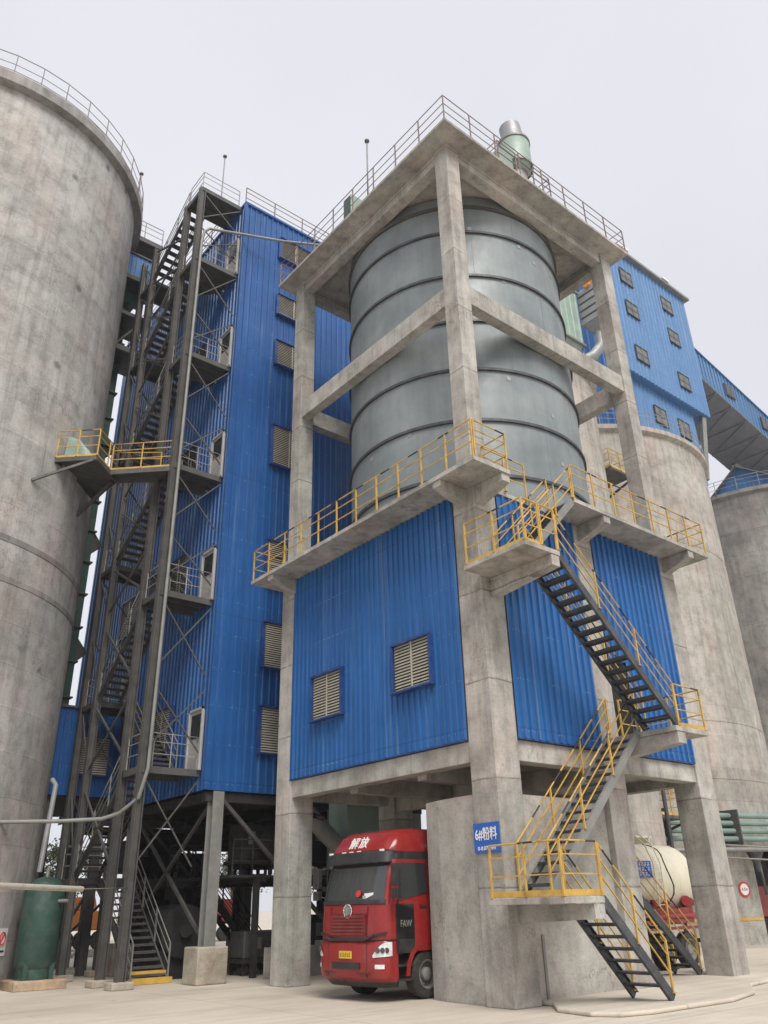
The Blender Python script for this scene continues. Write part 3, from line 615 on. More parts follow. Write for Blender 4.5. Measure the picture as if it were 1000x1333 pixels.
# ================================================================== LEFT SILO
SC, SR, SH = (-10.84, 20.07), 6.68, 33.9
ls = thing('concrete_silo', (SC[0], SC[1], 0), 'giant weathered concrete silo with patchy stains filling the left edge', 'silo')
b = MB(); b.lathe(SC, [(SR, 0), (SR, 33.3)], 160); b.build('wall', M['silo_old'], ls)
b = MB(); b.lathe(SC, [(SR, 33.3), (SR+.36, 33.36), (SR+.36, SH), (0, SH+.05)], 160); b.build('rim', M['silo_band'], ls)  # rim takes darker concrete to paint in its shaded underside
for z0, z1 in ((12.05, 12.28), (13.45, 13.7)):
    b = MB(); b.lathe(SC, [(SR, z0), (SR+.02, z0+.02), (SR+.02, z1-.02), (SR, z1)], 160); b.build('band', M['silo_band'], ls)
b = MB(); n = 40
pth = [(SC[0]+(SR+.28)*math.cos(2*math.pi*i/n), SC[1]+(SR+.28)*math.sin(2*math.pi*i/n), SH) for i in range(n)]
rail(pth, 1.15, 1.2, r=.02, stripe=False, closed=True, mb=b, mids=(.15, .5)); b.build('railing', M['dull_rail'], ls)
MB().disc((-6.92, 14.74, 4.64), (.94, -.35, 0), .16, .06, 16).build('pipe_flange', M['steel_pale'], ls)

# access platform and bridge at level 17.5
bp = thing('access_platform', (-6.6, 14.6, 17.4), 'yellow railed steel platform on the left silo wall with a bridge to the stair tower', 'platform')
z = 17.45
P4 = [(-7.2, 14.45), (-6.05, 13.35), (-4.75, 14.6), (-4.95, 16.6), (-5.9, 15.6)]
b = MB(); b.prism(P4, z-.05, z); 
for a, c in zip(P4, P4[1:]+P4[:1]): b.beam((a[0], a[1], z-.1), (c[0], c[1], z-.1), .07, .18)
b.build('deck', M['steel'], bp)
rail([(-7.2, 14.45, z), (-6.05, 13.35, z), (-4.75, 14.6, z)], 1.15, 1.0, toe=.08).build('railing', [M['yellow'], M['black']], bp)
b = MB(); b.prism([(-5.2, 14.15), (-3.5, 12.5), (-3.45, 13.6), (-4.75, 14.6)], z-.05, z); b.beam((-5.2, 14.15, z-.1), (-3.5, 12.5, z-.1), .07, .2); b.beam((-4.75, 14.6, z-.1), (-3.45, 13.6, z-.1), .07, .2); b.build('bridge_deck', M['steel'], bp)
rail([(-5.2, 14.15, z), (-3.5, 12.5, z)], 1.15, 1.1, toe=.08, stripe=False).build('railing', M['yellow'], bp)
rail([(-4.75, 14.6, z), (-3.45, 13.6, z)], 1.15, 1.1, stripe=False).build('railing', M['yellow'], bp)
b = MB(); b.beam((-6.1, 13.45, z-.15), (-8.0, 14.0, z-1.4), .09, .09); b.beam((-4.85, 14.8, z-.15), (-5.75, 15.9, z-1.5), .12, .12); b.build('strut', M['steel'], bp)
mc = tag(MB().add([(-6.9, 14.55, 17.46), (-6.15, 13.95, 17.46), (-6.1, 14.0, 17.85), (-6.5, 14.25, 18.4), (-6.85, 14.5, 18.55), (-6.8, 14.9, 17.46), (-6.0, 14.3, 17.46), (-5.95, 14.35, 17.85), (-6.35, 14.6, 18.4), (-6.75, 14.85, 18.55)],
    [(0, 1, 2, 3, 4), (9, 8, 7, 6, 5), (0, 5, 6, 1), (1, 6, 7, 2), (2, 7, 8, 3), (3, 8, 9, 4), (4, 9, 5, 0)]).build('machine_hood', M['mint']), 'pale green sheet metal hood on the platform fixed to the left silo', 'hood')

# bucket elevator casing behind the silo edge
be = thing('bucket_elevator', (-3.75, 20.5, 9.5), 'slim dark green vertical elevator casing rising behind the edge of the left silo', 'elevator')
b = MB(); b.box(-4.1, -3.5, 20.2, 21.2, 9.5, 30.5); b.build('casing', M['green_tank'], be)
b = MB()
for k in range(14): q = MB(); q.box(-4.15, -3.4, 20.1, 21.25, 10+k*1.5, 10.06+k*1.5); q.build('flange', M['steel'], be)
for zz in (11.5, 16.5, 21.5): b = MB(); b.add([(-3.5, 20.3, zz), (-3.0, 20.3, zz+.5), (-3.5, 20.3, zz+1.1), (-3.5, 20.7, zz), (-3.0, 20.7, zz+.5), (-3.5, 20.7, zz+1.1)], [(0, 1, 2), (5, 4, 3), (0, 3, 4, 1), (1, 4, 5, 2), (2, 5, 3, 0)]); b.build('bracket', M['steel'], be)
b = MB(); b.box(-4.4, -3.2, 19.9, 21.4, 30.5, 32.2); b.build('head', M['green_tank'], be)

# top conveyor and walkway between silo roof and stair tower
tc = thing('conveyor_gallery', (-4.0, 19.6, 27), 'small light blue conveyor gallery between the left silo top and the stair tower', 'gallery')
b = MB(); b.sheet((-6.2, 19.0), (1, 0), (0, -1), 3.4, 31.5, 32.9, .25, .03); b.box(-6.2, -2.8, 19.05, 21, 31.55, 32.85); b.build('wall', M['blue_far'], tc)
b = MB(); b.box(-6.3, -2.6, 18.9, 21.1, 31.25, 31.5); b.box(-6.3, -2.6, 18.9, 21.1, 32.9, 33.0)
for x in (-4.2, -2.9): b.beam((x, 19.1, 27.0), (x, 19.1, 31.3), .14, .14)
b.box(-6.0, -2.7, 19.0, 21, 26.8, 27.1); b.box(-4.5, -2.7, 19.0, 21, 29.0, 29.2); b.beam((-4.2, 19.1, 27.1), (-2.9, 19.1, 29.2), .08, .08)
b.build('frame', M['steel'], tc)
b = MB(); b.box(-5.6, -2.6, 18.7, 20.4, 33.95, 34.05); b.beam((-5.6, 18.7, 33.85), (-2.6, 18.7, 33.85), .08, .25); b.beam((-2.7, 18.8, 32.9), (-2.7, 18.8, 34), .08, .08); b.build('walkway', M['steel'], tc)
rail([(-5.6, 18.75, 34.05), (-2.65, 18.75, 34.05)], 1.1, .9, stripe=False).build('railing', M['grey_rail'], tc)
tag(MB().box(-5.2, -4.75, 17.6, 18.0, 34.0, 36.0).build('junction_cabinet', M['mint']), 'narrow pale green cabinet standing at the rim of the left silo', 'cabinet')

# low dark blue annex behind stair tower
an = thing('annex_building', (-2.8, 22, 0), 'dark blue low clad annex raised on posts between the left silo and the stair tower', 'building')
b = MB(); b.sheet((-4.3, 19.2), (1, 0), (0, -1), 2.95, 6.1, 9.4, .25, .035); b.build('wall', M['blue_tower'], an)
b = MB(); b.box(-4.3, -1.36, 19.25, 26, 6.0, 9.35); b.build('core', M['dark'], an)
b = MB(); b.box(-4.35, -1.36, 19.1, 26, 9.4, 9.48); b.build('roof', M['steel'], an)
louvre_window(an, (-3.2, 19.16), (1, 0), (0, -1), 1.2, 6.9, 8.3, M['blue_trim'], M['louvre'], depth=.1)
for x in (-4.1, -1.9):
    for y in (19.5, 25.7): MB().hcol(x, y, 0, 6.0, .3, .03).build('post', M['steel'], an)

# ------------------------------------------------------------------ green air receiver
gt = thing('pressure_vessel', (-4.98, 15.25, 0), 'dark green upright pressure tank on a brick plinth at the foot of the left silo', 'tank')
b = MB(); b.lathe((-4.98, 15.25), [(0, .42), (.3, .44), (.52, .54), (.61, .7), (.61, 2.66), (.56, 2.86), (.42, 3.0), (.22, 3.09), (0, 3.12)], 40); b.build('shell', M['green_tank'], gt)
b = MB()
for k in range(4):
    a = R(45+90*k); b.beam((-4.98+.55*math.cos(a), 15.25+.55*math.sin(a), .25), (-4.98+.55*math.cos(a), 15.25+.55*math.sin(a), .7), .14, .14)
b.lathe((-4.98, 15.25), [(.5, .27), (.52, .27), (.52, .6)], 40)
b.build('skirt', M['green_tank'], gt)
b = MB(); b.prism([(-5.75, 14.45), (-4.2, 14.45), (-4.2, 16.0), (-5.75, 16.0)], 0, .26); b.build('plinth', M['brick'], gt, bevel=.02)
b = MB(); b.tube([(-4.98, 15.25, 3.08), (-4.98, 15.25, 3.3), (-4.9, 15.4, 3.4)], .05, 8); b.tube([(-4.7, 14.75, 2.4), (-4.5, 14.45, 2.4)], .05, 8); b.build('nozzle', M['steel_pale'], gt)
vp2 = tag(MB().tube([(-4.85, 16.5, 3.3), (-4.7, 16.6, 6.1), (-4.75, 16.9, 6.3)], .09, 10).build('pipe', M['galv']), 'short upright grey pipe behind the green tank beside the silo', 'pipe')
sgn = thing('warning_sign', (-6.0, 15.45, 1.3), 'white notice with a red ring low on the left silo wall', 'sign')
nv = Vector((-6.03-SC[0], 15.42-SC[1], 0)).normalized(); tv = Vector((-nv.y, nv.x, 0)); c0 = Vector((SC[0], SC[1], 1.3))+nv*(SR+.02)
b = MB(); b.beam(c0-tv*.28, c0+tv*.28, .02, .75, upv=(0, 0, 1)); b.build('board', M['white'], sgn)
b = MB(); n = 24
for i in range(n):
    a, c = 2*math.pi*i/n, 2*math.pi*(i+1)/n; f = lambda t: c0+nv*.02+tv*(.17*math.cos(t))+Vector((0, 0, .1+.17*math.sin(t))); b.beam(f(a), f(c), .015, .05, upv=nv)
b.beam(c0+nv*.02+tv*.12+Vector((0, 0, .22)), c0+nv*.02-tv*.12+Vector((0, 0, -.02)), .04, .012, upv=nv); b.build('ring', M['sign_red'], sgn)
b = MB(); b.beam(c0+nv*.015-tv*.2-Vector((0, 0, .25)), c0+nv*.015+tv*.2-Vector((0, 0, .25)), .01, .05); b.build('caption_bar', M['plastic'], sgn)

# ================================================================== UNDER THE TOWER
dk = thing('machine_deck', (2, 20, 0), 'dark raised steel deck with railings and ducts under the blue tower', 'platform')
b = MB(); b.box(-.4, 8.0, 16.2, 25.2, 3.0, 3.12); b.beam((-.4, 16.2, 2.95), (8, 16.2, 2.95), .12, .3)
for x in (0, 2.6, 5.2, 7.8):
    for y in (16.4, 20.5, 25.0): b.beam((x, y, 0), (x, y, 3.0), .2, .2)
b.build('deck', M['steel_black'], dk)
rail([(-.3, 16.3, 3.12), (7.9, 16.3, 3.12)], 1.1, 1.0, stripe=False).build('railing', M['steel_black'], dk)
flight(dk, (3.4, 15.9, .02), (.6, 15.9, 3.0), .8, [M['steel_black'], M['steel_black']], railmats=[M['steel_black']])
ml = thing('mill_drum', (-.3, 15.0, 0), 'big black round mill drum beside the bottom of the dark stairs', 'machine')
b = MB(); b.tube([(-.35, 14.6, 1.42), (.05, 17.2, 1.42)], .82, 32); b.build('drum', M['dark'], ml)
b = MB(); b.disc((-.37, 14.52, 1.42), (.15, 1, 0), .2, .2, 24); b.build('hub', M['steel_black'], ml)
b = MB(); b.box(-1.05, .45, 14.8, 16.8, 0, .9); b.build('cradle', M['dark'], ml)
def machine(x, y, w_, d_, h_, z, label, mat, kind=0):
    t = thing('machine', (x, y, z), label, 'machine')
    b = MB(); b.box(x-w_/2, x+w_/2, y-d_/2, y+d_/2, z+.5, z+h_); b.build('housing', mat, t, bevel=.05)
    b = MB(); b.box(x-w_/2-.1, x+w_/2+.1, y-d_/2-.1, y+d_/2+.1, z+.38, z+.5)
    for i in (-1, 1):
        for j in (-1, 1): b.beam((x+i*w_*.45, y+j*d_*.4, z), (x+i*w_*.45, y+j*d_*.4, z+.4), .1, .1)
    b.build('frame', M['steel_black'], t)
    b = MB(); b.tube([(x+w_*.1, y-d_/2-.4, z+h_*.65), (x+w_*.1, y-d_/2+.1, z+h_*.65)], h_*.2, 20); b.build('motor', M['steel_black'], t)
    b = MB(); b.box(x-w_*.3, x-w_*.1, y-d_/2-.02, y-d_/2+.0, z+h_*.6, z+h_*.85); b.build('hatch', M['steel_pale'], t)
    return t
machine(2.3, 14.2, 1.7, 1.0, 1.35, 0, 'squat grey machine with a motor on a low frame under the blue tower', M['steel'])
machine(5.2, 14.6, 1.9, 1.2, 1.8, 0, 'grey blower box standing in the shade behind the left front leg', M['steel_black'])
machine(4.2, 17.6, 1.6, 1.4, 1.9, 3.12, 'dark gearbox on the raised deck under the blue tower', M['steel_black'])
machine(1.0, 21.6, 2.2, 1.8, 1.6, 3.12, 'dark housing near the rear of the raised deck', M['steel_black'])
pw = thing('shade_screen', (3, 25.9, 0), 'dark sheeted screen added to block light at the far side below the blue tower', 'wall')  # added rear screen that cuts the light under the tower
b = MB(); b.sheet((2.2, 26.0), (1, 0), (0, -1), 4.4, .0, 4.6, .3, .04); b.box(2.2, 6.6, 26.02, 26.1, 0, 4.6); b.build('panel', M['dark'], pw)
bw = tag(MB().box(1.2, 9.0, 11.9, 11.98, 0, .9).build('low_wall', M['conc_wall']), 'low concrete wall in the shade behind the red truck', 'wall')
dc = thing('duct', (3.5, 10.6, 3), 'thick grey sloping duct between the left leg and the truck roof', 'duct')
b = MB(); b.tube([(1.6, 10.9, 5.3), (3.6, 10.2, 3.3)], .3, 16); b.build('duct_run', M['steel_pale'], dc)
b = MB(); b.tube([(-.5, 19.5, 4.6), (7.5, 19.5, 4.6)], .35, 16); b.tube([(.5, 16.9, 4.9), (7.5, 16.9, 4.9)], .2, 12); b.build('header', M['steel_black'], dk)
b = MB()
for x in (1.5, 3.0, 6.0): b.beam((x, 12.6, 3.0), (x, 16.2, 3.0), .15, .25)
b.box(.2, 8.2, 12.7, 16.2, 3.0, 3.08)
for x, y in ((1.3, 12.8), (6.4, 12.8)): b.beam((x, y, 0), (x, y, 3.0), .18, .18)
b.build('front_deck', M['steel_black'], dk)
rail([(.3, 12.75, 3.1), (8.1, 12.75, 3.1)], 1.1, .8, stripe=False).build('railing', M['steel_black'], dk)
machine(1.6, 13.8, 1.3, 1.0, 1.7, 3.08, 'dark box added for darkness on the front of the raised deck', M['steel_black'])  # dark boxes from here on added as occluders to darken the underside
machine(4.6, 13.8, 2.0, 1.2, 1.9, 3.08, 'dark box added for darkness on the raised deck above the grey blower', M['steel_black'])
machine(6.8, 15.0, 1.5, 1.5, 2.6, 0, 'tall dark box added to deepen the shade behind the red truck', M['dark'])
machine(-.1, 18.0, 1.0, 1.0, 2.4, 0, 'narrow dark box added for shade behind the black mill drum', M['dark'])
gh = thing('dust_hopper', (5.2, 12.4, 0), 'green sheet metal hopper hanging in the shade above the red truck', 'hopper')
b = MB(); b.box(3.4, 5.6, 10.4, 11.5, 3.2, 6.4); b.build('body', M['mint'], gh)
b = MB()
for x in (3.45, 5.55):
    for y in (10.45, 11.45): b.beam((x, y, 0), (x, y, 3.2), .12, .12)
b.build('legs', M['steel_black'], gh)

# ================================================================== RIGHT SIDE: SILOS, BUILDING, GALLERY
def silo(c, rad, h, mat, label, band=None, rl=True, hole=None, n=128, rim=.25):
    t = thing('concrete_silo', (c[0], c[1], 0), label, 'silo')
    b = MB()
    if hole:
        a0, a1, hz = hole     # wall left open between the two angles up to hz
        b.lathe(c, [(rad, hz), (rad, h-.5)], n)
        b.lathe(c, [(rad, 0), (rad, hz)], n, a0=a1, a1=a0+2*math.pi)
        b.lathe(c, [(rad-.4, 0), (rad-.4, hz)], n, a0=a1, a1=a0+2*math.pi)
        b.lathe(c, [(rad, hz), (rad-.4, hz)], n)
        for a in (a0, a1):
            ca, sa = math.cos(a), math.sin(a); b.add([(c[0]+r_*ca, c[1]+r_*sa, zz) for r_, zz in ((rad, 0), (rad-.4, 0), (rad-.4, hz), (rad, hz))], [(0, 1, 2, 3)])
    else: b.lathe(c, [(rad, 0), (rad, h-.5)], n)
    b.build('wall', M[mat], t)
    b = MB(); b.lathe(c, [(rad, h-.5), (rad+rim, h-.3), (rad+rim, h), (0, h+.02)], n); b.build('rim', M[mat], t)
    if rl:
        k = 36; rail([(c[0]+(rad+.2)*math.cos(2*math.pi*i/k), c[1]+(rad+.2)*math.sin(2*math.pi*i/k), h) for i in range(k)], 1.1, 1.6, r=.02, stripe=False, closed=True).build('railing', M['grey_rail'], t)
    return t
RC = (28.19, 17.0)
hang = lambda x, y: math.atan2(y-RC[1], x-RC[0])
a_open = hang(26.5, 8.3)
rs = silo(RC, 8.84, 28.0, 'silo_tan', 'tan concrete silo behind the right leg, crowned by the pale blue building', hole=(a_open, a_open+R(62), 4.1))
for zz, hh in ((7.4, .25), (10.3, .12), (20.5, .08)):
    b = MB(); b.lathe(RC, [(8.84, zz), (8.86, zz+.01), (8.86, zz+hh-.01), (8.84, zz+hh)], 128); b.build('band', M['silo_tan'], rs)
b = MB(); b.lathe(RC, [(8.855, 1.02), (8.855, 1.16)], 128, a0=a_open-R(30), a1=a_open-.004); b.build('yellow_stripe', M['yellow'], rs)
b = MB(); b.box(24.6, 34, 11.5, 13.5, .02, 4.6); b.build('bay_shade', M['dark'], rs)  # near-black block giving the silo doorway its interior shade
mc_ = (15.1, 10.3)
ms = silo(mc_, 4.0, 26.9, 'silo_tan', 'narrow pale concrete silo seen between the steel tank and the right column')
fs = silo((50.6, 14.75), 9.0, 30.3, 'silo_grey', 'dark grey concrete silo at the far right edge below a blue gabled hut', rim=.2)
b = MB(); b.prism([(40, 31)], 0, 0) if False else None
ga = thing('gabled_hut', (45.5, 13.5, 30.3), 'small blue gabled hut on top of the far grey silo', 'hut')
b = MB(); x0, x1, ya, yb = 43.6, 52, 9.4, 14.6; zc, zt = 31.1, 33.0; ym = 12.0
b.sheet((x0, yb), (0, -1), (-1, 0), yb-ya, 30.35, zc, .3, .03)
b.add([(x0, ya, zc), (x0, yb, zc), (x0, ym, zt)], [(0, 1, 2)]); b.add([(x1, ya, zc), (x1, yb, zc), (x1, ym, zt)], [(0, 1, 2)])
b.sheet((x0, ya), (1, 0), (0, -1), x1-x0, 30.35, zc, .3, .03); b.box(x0+.05, x1-.05, ya+.05, yb-.05, 30.35, zc-.02); b.build('wall', M['blue_far'], ga)
b = MB(); b.beam((x0-.3, (ya+ym)/2, (zc+zt)/2), (x1+.3, (ya+ym)/2, (zc+zt)/2), math.hypot(ym-ya, zt-zc)+.5, .08, upv=(0, -(zt-zc), (ym-ya)))
b.beam((x0-.3, (yb+ym)/2, (zc+zt)/2), (x1+.3, (yb+ym)/2, (zc+zt)/2), math.hypot(ym-ya, zt-zc)+.5, .08, upv=(0, (zt-zc), (ym-ya))); b.build('roof', M['steel_pale'], ga)

# pale blue head house
hh = thing('head_house', (24.2, 10, 28), 'pale blue windowed building perched on the concrete silos at upper right', 'building')
X0, X1, XL = 24.2, 36.8, 35.2; Y0, Y1 = 10.0, 20.0
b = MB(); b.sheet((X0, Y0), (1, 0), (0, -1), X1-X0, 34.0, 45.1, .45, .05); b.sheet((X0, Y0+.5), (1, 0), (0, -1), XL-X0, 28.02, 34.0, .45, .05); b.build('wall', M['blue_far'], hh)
b = MB(); b.sheet((X0, Y1), (0, -1), (-1, 0), Y1-Y0, 28.02, 45.1, .45, .07); b.build('wall', M['blue'], hh)  # side face in deeper blue, its shading put into the colour
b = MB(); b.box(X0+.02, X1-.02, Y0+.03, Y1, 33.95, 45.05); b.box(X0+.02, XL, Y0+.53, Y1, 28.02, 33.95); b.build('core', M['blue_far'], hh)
b = MB(); b.box(X0-.3, X1+.4, Y0-.35, Y0+.4, 45.1, 45.32); b.box(X0-.3, X1+.4, Y0+.4, Y1, 45.15, 45.3); b.build('roof', M['steel_pale'], hh)
b = MB(); b.box(27.6, 29.0, Y0-.5, Y0+.6, 45.33, 45.6); b.build('skylight', M['white'], hh); b = MB(); b.box(33.4, 34.3, Y0-.45, Y0+.5, 45.33, 45.5); b.build('skylight', M['white'], hh)
b = MB(); b.beam((36.2, 10.3, 33.9), (35.2, 10.6, 28.5), .35, .35); b.build('strut', M['steel_pale'], hh)
b = MB(); b.box(25.2, 26.7, 9.9, 9.96, 28.1, 33.9); b.build('notch_shade', M['blue_trim'], hh)  # dark blue plate standing in for the shaded notch
for x, z, in ((28.6, 42.9), (28.6, 39.9), (28.7, 35.96), (33.8, 42.98), (33.85, 39.94), (33.9, 35.94)):
    louvre_window(hh, (x-.65, Y0-.05), (1, 0), (0, -1), 1.3, z-.58, z+.58, M['steel'], M['steel_pale'], depth=.07, glass=True)
for x, z in ((30.5, 31.9), (33.4, 31.9)):
    louvre_window(hh, (x-.65, Y0+.45), (1, 0), (0, -1), 1.3, z-.65, z+.65, M['steel'], M['steel_pale'], depth=.07, glass=True)
# sloping conveyor gallery
cg = thing('conveyor_gallery', (37, 12, 37), 'long enclosed blue conveyor gallery sloping down to the right from the pale blue building', 'gallery')
sl = -.222; xa, xb = 36.8, 75.0
gz = lambda x, z0: z0+sl*(x-xa)
yg0, yg1 = 10.2, 14.7
b = MB(); n = int((xb-xa)/.5)
for k in range(n):
    x = xa+k*.5
    for q0, q1, dy in ((x, x+.32, 0), (x+.32, x+.5, -.05)):
        b.add([(q0, yg0+dy, gz(q0, 38.1)), (q1, yg0+dy, gz(q1, 38.1)), (q1, yg0+dy, gz(q1, 40.6)), (q0, yg0+dy, gz(q0, 40.6))], [(0, 1, 2, 3)])
b.add([(xa, yg0+.02, 38.1), (xb, yg0+.02, gz(xb, 38.1)), (xb, yg0+.02, gz(xb, 40.6)), (xa, yg0+.02, 40.6), (xa, yg1, 38.1), (xb, yg1, gz(xb, 38.1)), (xb, yg1, gz(xb, 40.6)), (xa, yg1, 40.6)], [(0, 1, 2, 3), (7, 6, 5, 4), (2, 3, 7, 6)])
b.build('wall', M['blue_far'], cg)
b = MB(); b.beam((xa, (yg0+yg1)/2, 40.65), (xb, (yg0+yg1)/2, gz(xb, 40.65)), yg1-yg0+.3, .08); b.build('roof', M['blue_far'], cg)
b = MB(); b.beam((xa, (yg0+yg1)/2, 38.05), (xb, (yg0+yg1)/2, gz(xb, 38.05)), yg1-yg0, .1)
for k in range(18):
    x = xa+.4+k*2.1; b.beam((x, yg0+.05, gz(x, 37.93)), (x, yg1-.05, gz(x, 37.93)), .1, .12)
    b.beam((x, yg0+.1, gz(x, 37.93)), (x+2.1, yg1-.1, gz(x+2.1, 37.93)), .07, .08)
b.build('floor', M['gallery_floor'], cg)
for x in (41.4, 46.6):
    mbw = MB(); zz = gz(x, 39.35)
    mbw.box(x-.7, x+.7, yg0-.14, yg0-.06, zz-.55, zz+.55); wv = mbw.build('window', M['steel'], cg)
    mbw = MB(); mbw.box(x-.6, x-.04, yg0-.16, yg0-.145, zz-.45, zz+.45); mbw.box(x+.04, x+.6, yg0-.16, yg0-.145, zz-.45, zz+.45); mbw.build('pane', M['glass_dark'], wv)

# filter and ribbed duct on the pale silo
fl = thing('dust_filter', (16.2, 8.2, 27), 'mint green box shaped dust filter on the narrow silo beside the steel tank', 'filter')
b = MB(); b.sheet((13.2, 6.95), (1, 0), (0, -1), 4.0, 29.6, 33.2, .5, .03); b.box(13.2, 17.2, 7.0, 10, 29.6, 33.2); b.build('housing', M['mint'], fl)
b = MB(); b.add([(13.2, 7.0, 29.5), (17.2, 7.0, 29.5), (17.2, 10, 29.5), (13.2, 10, 29.5), (14.6, 8, 27.2), (15.8, 8, 27.2), (15.8, 9, 27.2), (14.6, 9, 27.2)], [(0, 1, 2, 3), (4, 7, 6, 5), (0, 4, 5, 1), (1, 5, 6, 2), (2, 6, 7, 3), (3, 7, 4, 0)]); b.build('hopper', M['mint'], fl)
b = MB(); b.box(13.1, 17.3, 6.85, 10.1, 29.48, 29.6); b.box(13.1, 17.3, 6.85, 10.1, 33.2, 33.3); b.build('flange', M['steel_pale'], fl)
rd = thing('ribbed_duct', (18.0, 6.5, 29), 'grey stack of square duct ribs turning down into a bent pipe beside the mint filter', 'duct')
b = MB()
for k in range(5):
    z = 31.0+k*.5; b.box(17.35, 18.55, 5.7, 7.0, z, z+.36)
b.box(17.5, 18.4, 5.85, 6.85, 30.9, 33.2); b.build('rib_stack', M['galv'], rd)
b = MB(); b.add([(17.4, 5.8, 31), (18.5, 5.8, 31), (18.5, 6.9, 31), (17.4, 6.9, 31), (17.75, 6.1, 30.4), (18.25, 6.1, 30.4), (18.25, 6.6, 30.4), (17.75, 6.6, 30.4)], [(0, 4, 5, 1), (1, 5, 6, 2), (2, 6, 7, 3), (3, 7, 4, 0)]); b.tube([(18, 6.35, 30.5), (18, 6.35, 29.6), (17.6, 6.7, 28.9), (16.6, 7.6, 28.2)], .3, 16); b.build('pipe', M['galv'], rd)
b = MB(); b.tube([(17.6, 6.0, 33.3), (17.6, 6.0, 33.9)], .16, 10); b.tube([(17.2, 6.2, 33.4), (17.9, 6.2, 33.4)], .2, 10); tag(b.build('motor', M['orange']), 'small orange motor on top of the ribbed duct', 'motor')

# platform with steps between the narrow silo and the tan silo
def silo_platform(x, y, z, label, w_=1.8):
    t = thing('service_platform', (x, y, z), label, 'platform')
    b = MB(); b.box(x-w_/2, x+w_/2, y-1, y+2.6, z-.12, z); b.beam((x-w_/2, y-1, z-.2), (x-w_/2, y+2.4, z-1.2), .1, .1); b.beam((x+w_/2, y-1, z-.2), (x+w_/2, y+2.4, z-1.2), .1, .1); b.build('deck', M['steel'], t)
    rail([(x-w_/2, y+1, z), (x-w_/2, y-1, z), (x+w_/2, y-1, z), (x+w_/2, y+1, z)], 1.1, .9, stripe=False, toe=.12).build('railing', M['yellow'], t)
    return t
p1 = silo_platform(18.8, 8.0, 22.2, 'yellow railed platform with dark steps high between the two tan silos')
flight(p1, (18.6, 9.0, 22.25), (18.6, 11.5, 25.0), .9, [M['steel'], M['steel']], railmats=[M['steel']])
silo_platform(19.6, 8.9, 5.35, 'yellow railed platform low between the silos above the green pipes', 2.2)
b = MB(); b.tube([(18.2, 7.3, .0), (18.2, 7.3, 11.0)], .09, 8); tag(b.build('pipe', M['stair_dark']), 'thin dark upright pipe against the pale silo above the tanker', 'pipe')
b = MB()
gp = thing('pipe_rack', (26, 8, 4), 'steel brackets carrying the run of mint green pipes behind the right leg', 'rack')
for x in (20.5, 24.5, 28.5, 32.5): 
    yy = 9.6-(x-18.5)*.3
    b = MB(); b.box(x-.05, x+.05, yy-.3, yy+.6, 4.2, 5.8); b.build('bracket', M['steel'], gp)
for k, (zz, lab) in enumerate(((5.55, 'topmost'), (5.2, 'second'), (4.85, 'third'), (4.5, 'lowest'))):
    b = MB(); dy = .06*k
    b.tube([(17.2, 10.6-dy, zz-.25), (18.0, 10.0-dy, zz-.05), (19.3, 9.55-dy, zz), (26.6, 7.3-dy, zz), (36, 5.2-dy, zz)], .12, 10)
    tag(b.build('pipe', M['mint_pipe']), '%s of the four mint green pipes running past the right leg' % lab, 'pipe', 'mint green pipes')
b = MB(); b.tube([(16, 9.2, 3.9), (34, 4.6, 4.1)], .1, 8); tag(b.build('pipe', M['steel_pale']), 'grey pipe just below the mint green pipes', 'pipe')
b = MB(); b.tube([(20.0, 6.2, 4.05), (34, 2.2, 3.55)], .04, 6); b.tube([(20.0, 6.2, 3.55), (34, 2.2, 3.0)], .04, 6); tag(b.build('cable', M['steel_pale']), 'pair of sagging grey cables at the right below the green pipes', 'cable')
ld = thing('loading_spout', (25.9, 7.9, 4.1), 'small dark conical spout hanging at the tan silo doorway', 'spout')
b = MB(); b.lathe((25.8, 7.75), [(.42, 4.2), (.42, 4.0), (.12, 3.4), (.12, 3.1), (0, 3.1)], 16); b.build('cone', M['stair_dark'], ld)
b = MB(); b.tube([(26.15, 7.8, 3.5), (26.2, 7.8, 2.1)], .07, 8); b.build('arm', M['steel'], ld)
# round limit sign
rsn = thing('round_sign', (24.75, 8.1, 2.3), 'round white limit sign with a red ring on the tan silo pier', 'sign')
an_ = hang(25.55, 8.4); nx, ny = math.cos(an_), math.sin(an_); c0 = Vector((RC[0]+8.87*nx, RC[1]+8.87*ny, 2.35)); nv = Vector((nx, ny, 0))
b = MB(); b.disc(c0, nv, .34, .02, 32); b.build('disc', M['sign_red'], rsn)
b = MB(); b.disc(c0+nv*.012, nv, .25, .02, 32); b.build('face', M['white'], rsn)
textmesh('4.5m', .19, c0+nv*.026, (-ny, nx, 0), (0, 0, 1), M['plastic'], rsn)
rv = thing('parked_truck', (28.5, 9.6, 0), 'dull dark red vehicle parked in the dark doorway of the tan silo', 'truck')
b = MB(); b.box(26.9, 31, 9.2, 10.6, 1.1, 2.5); b.build('body', M['red_dull'], rv, bevel=.06)
b = MB(); b.box(26.9, 31, 9.25, 10.55, .8, 1.05); b.build('chassis', M['dark'], rv)
for x in (27.6, 29.8): b = MB(); b.disc((x, 9.3, .5), (0, 1, 0), .5, .3, 24); b.build('wheel', M['rubber'], rv)

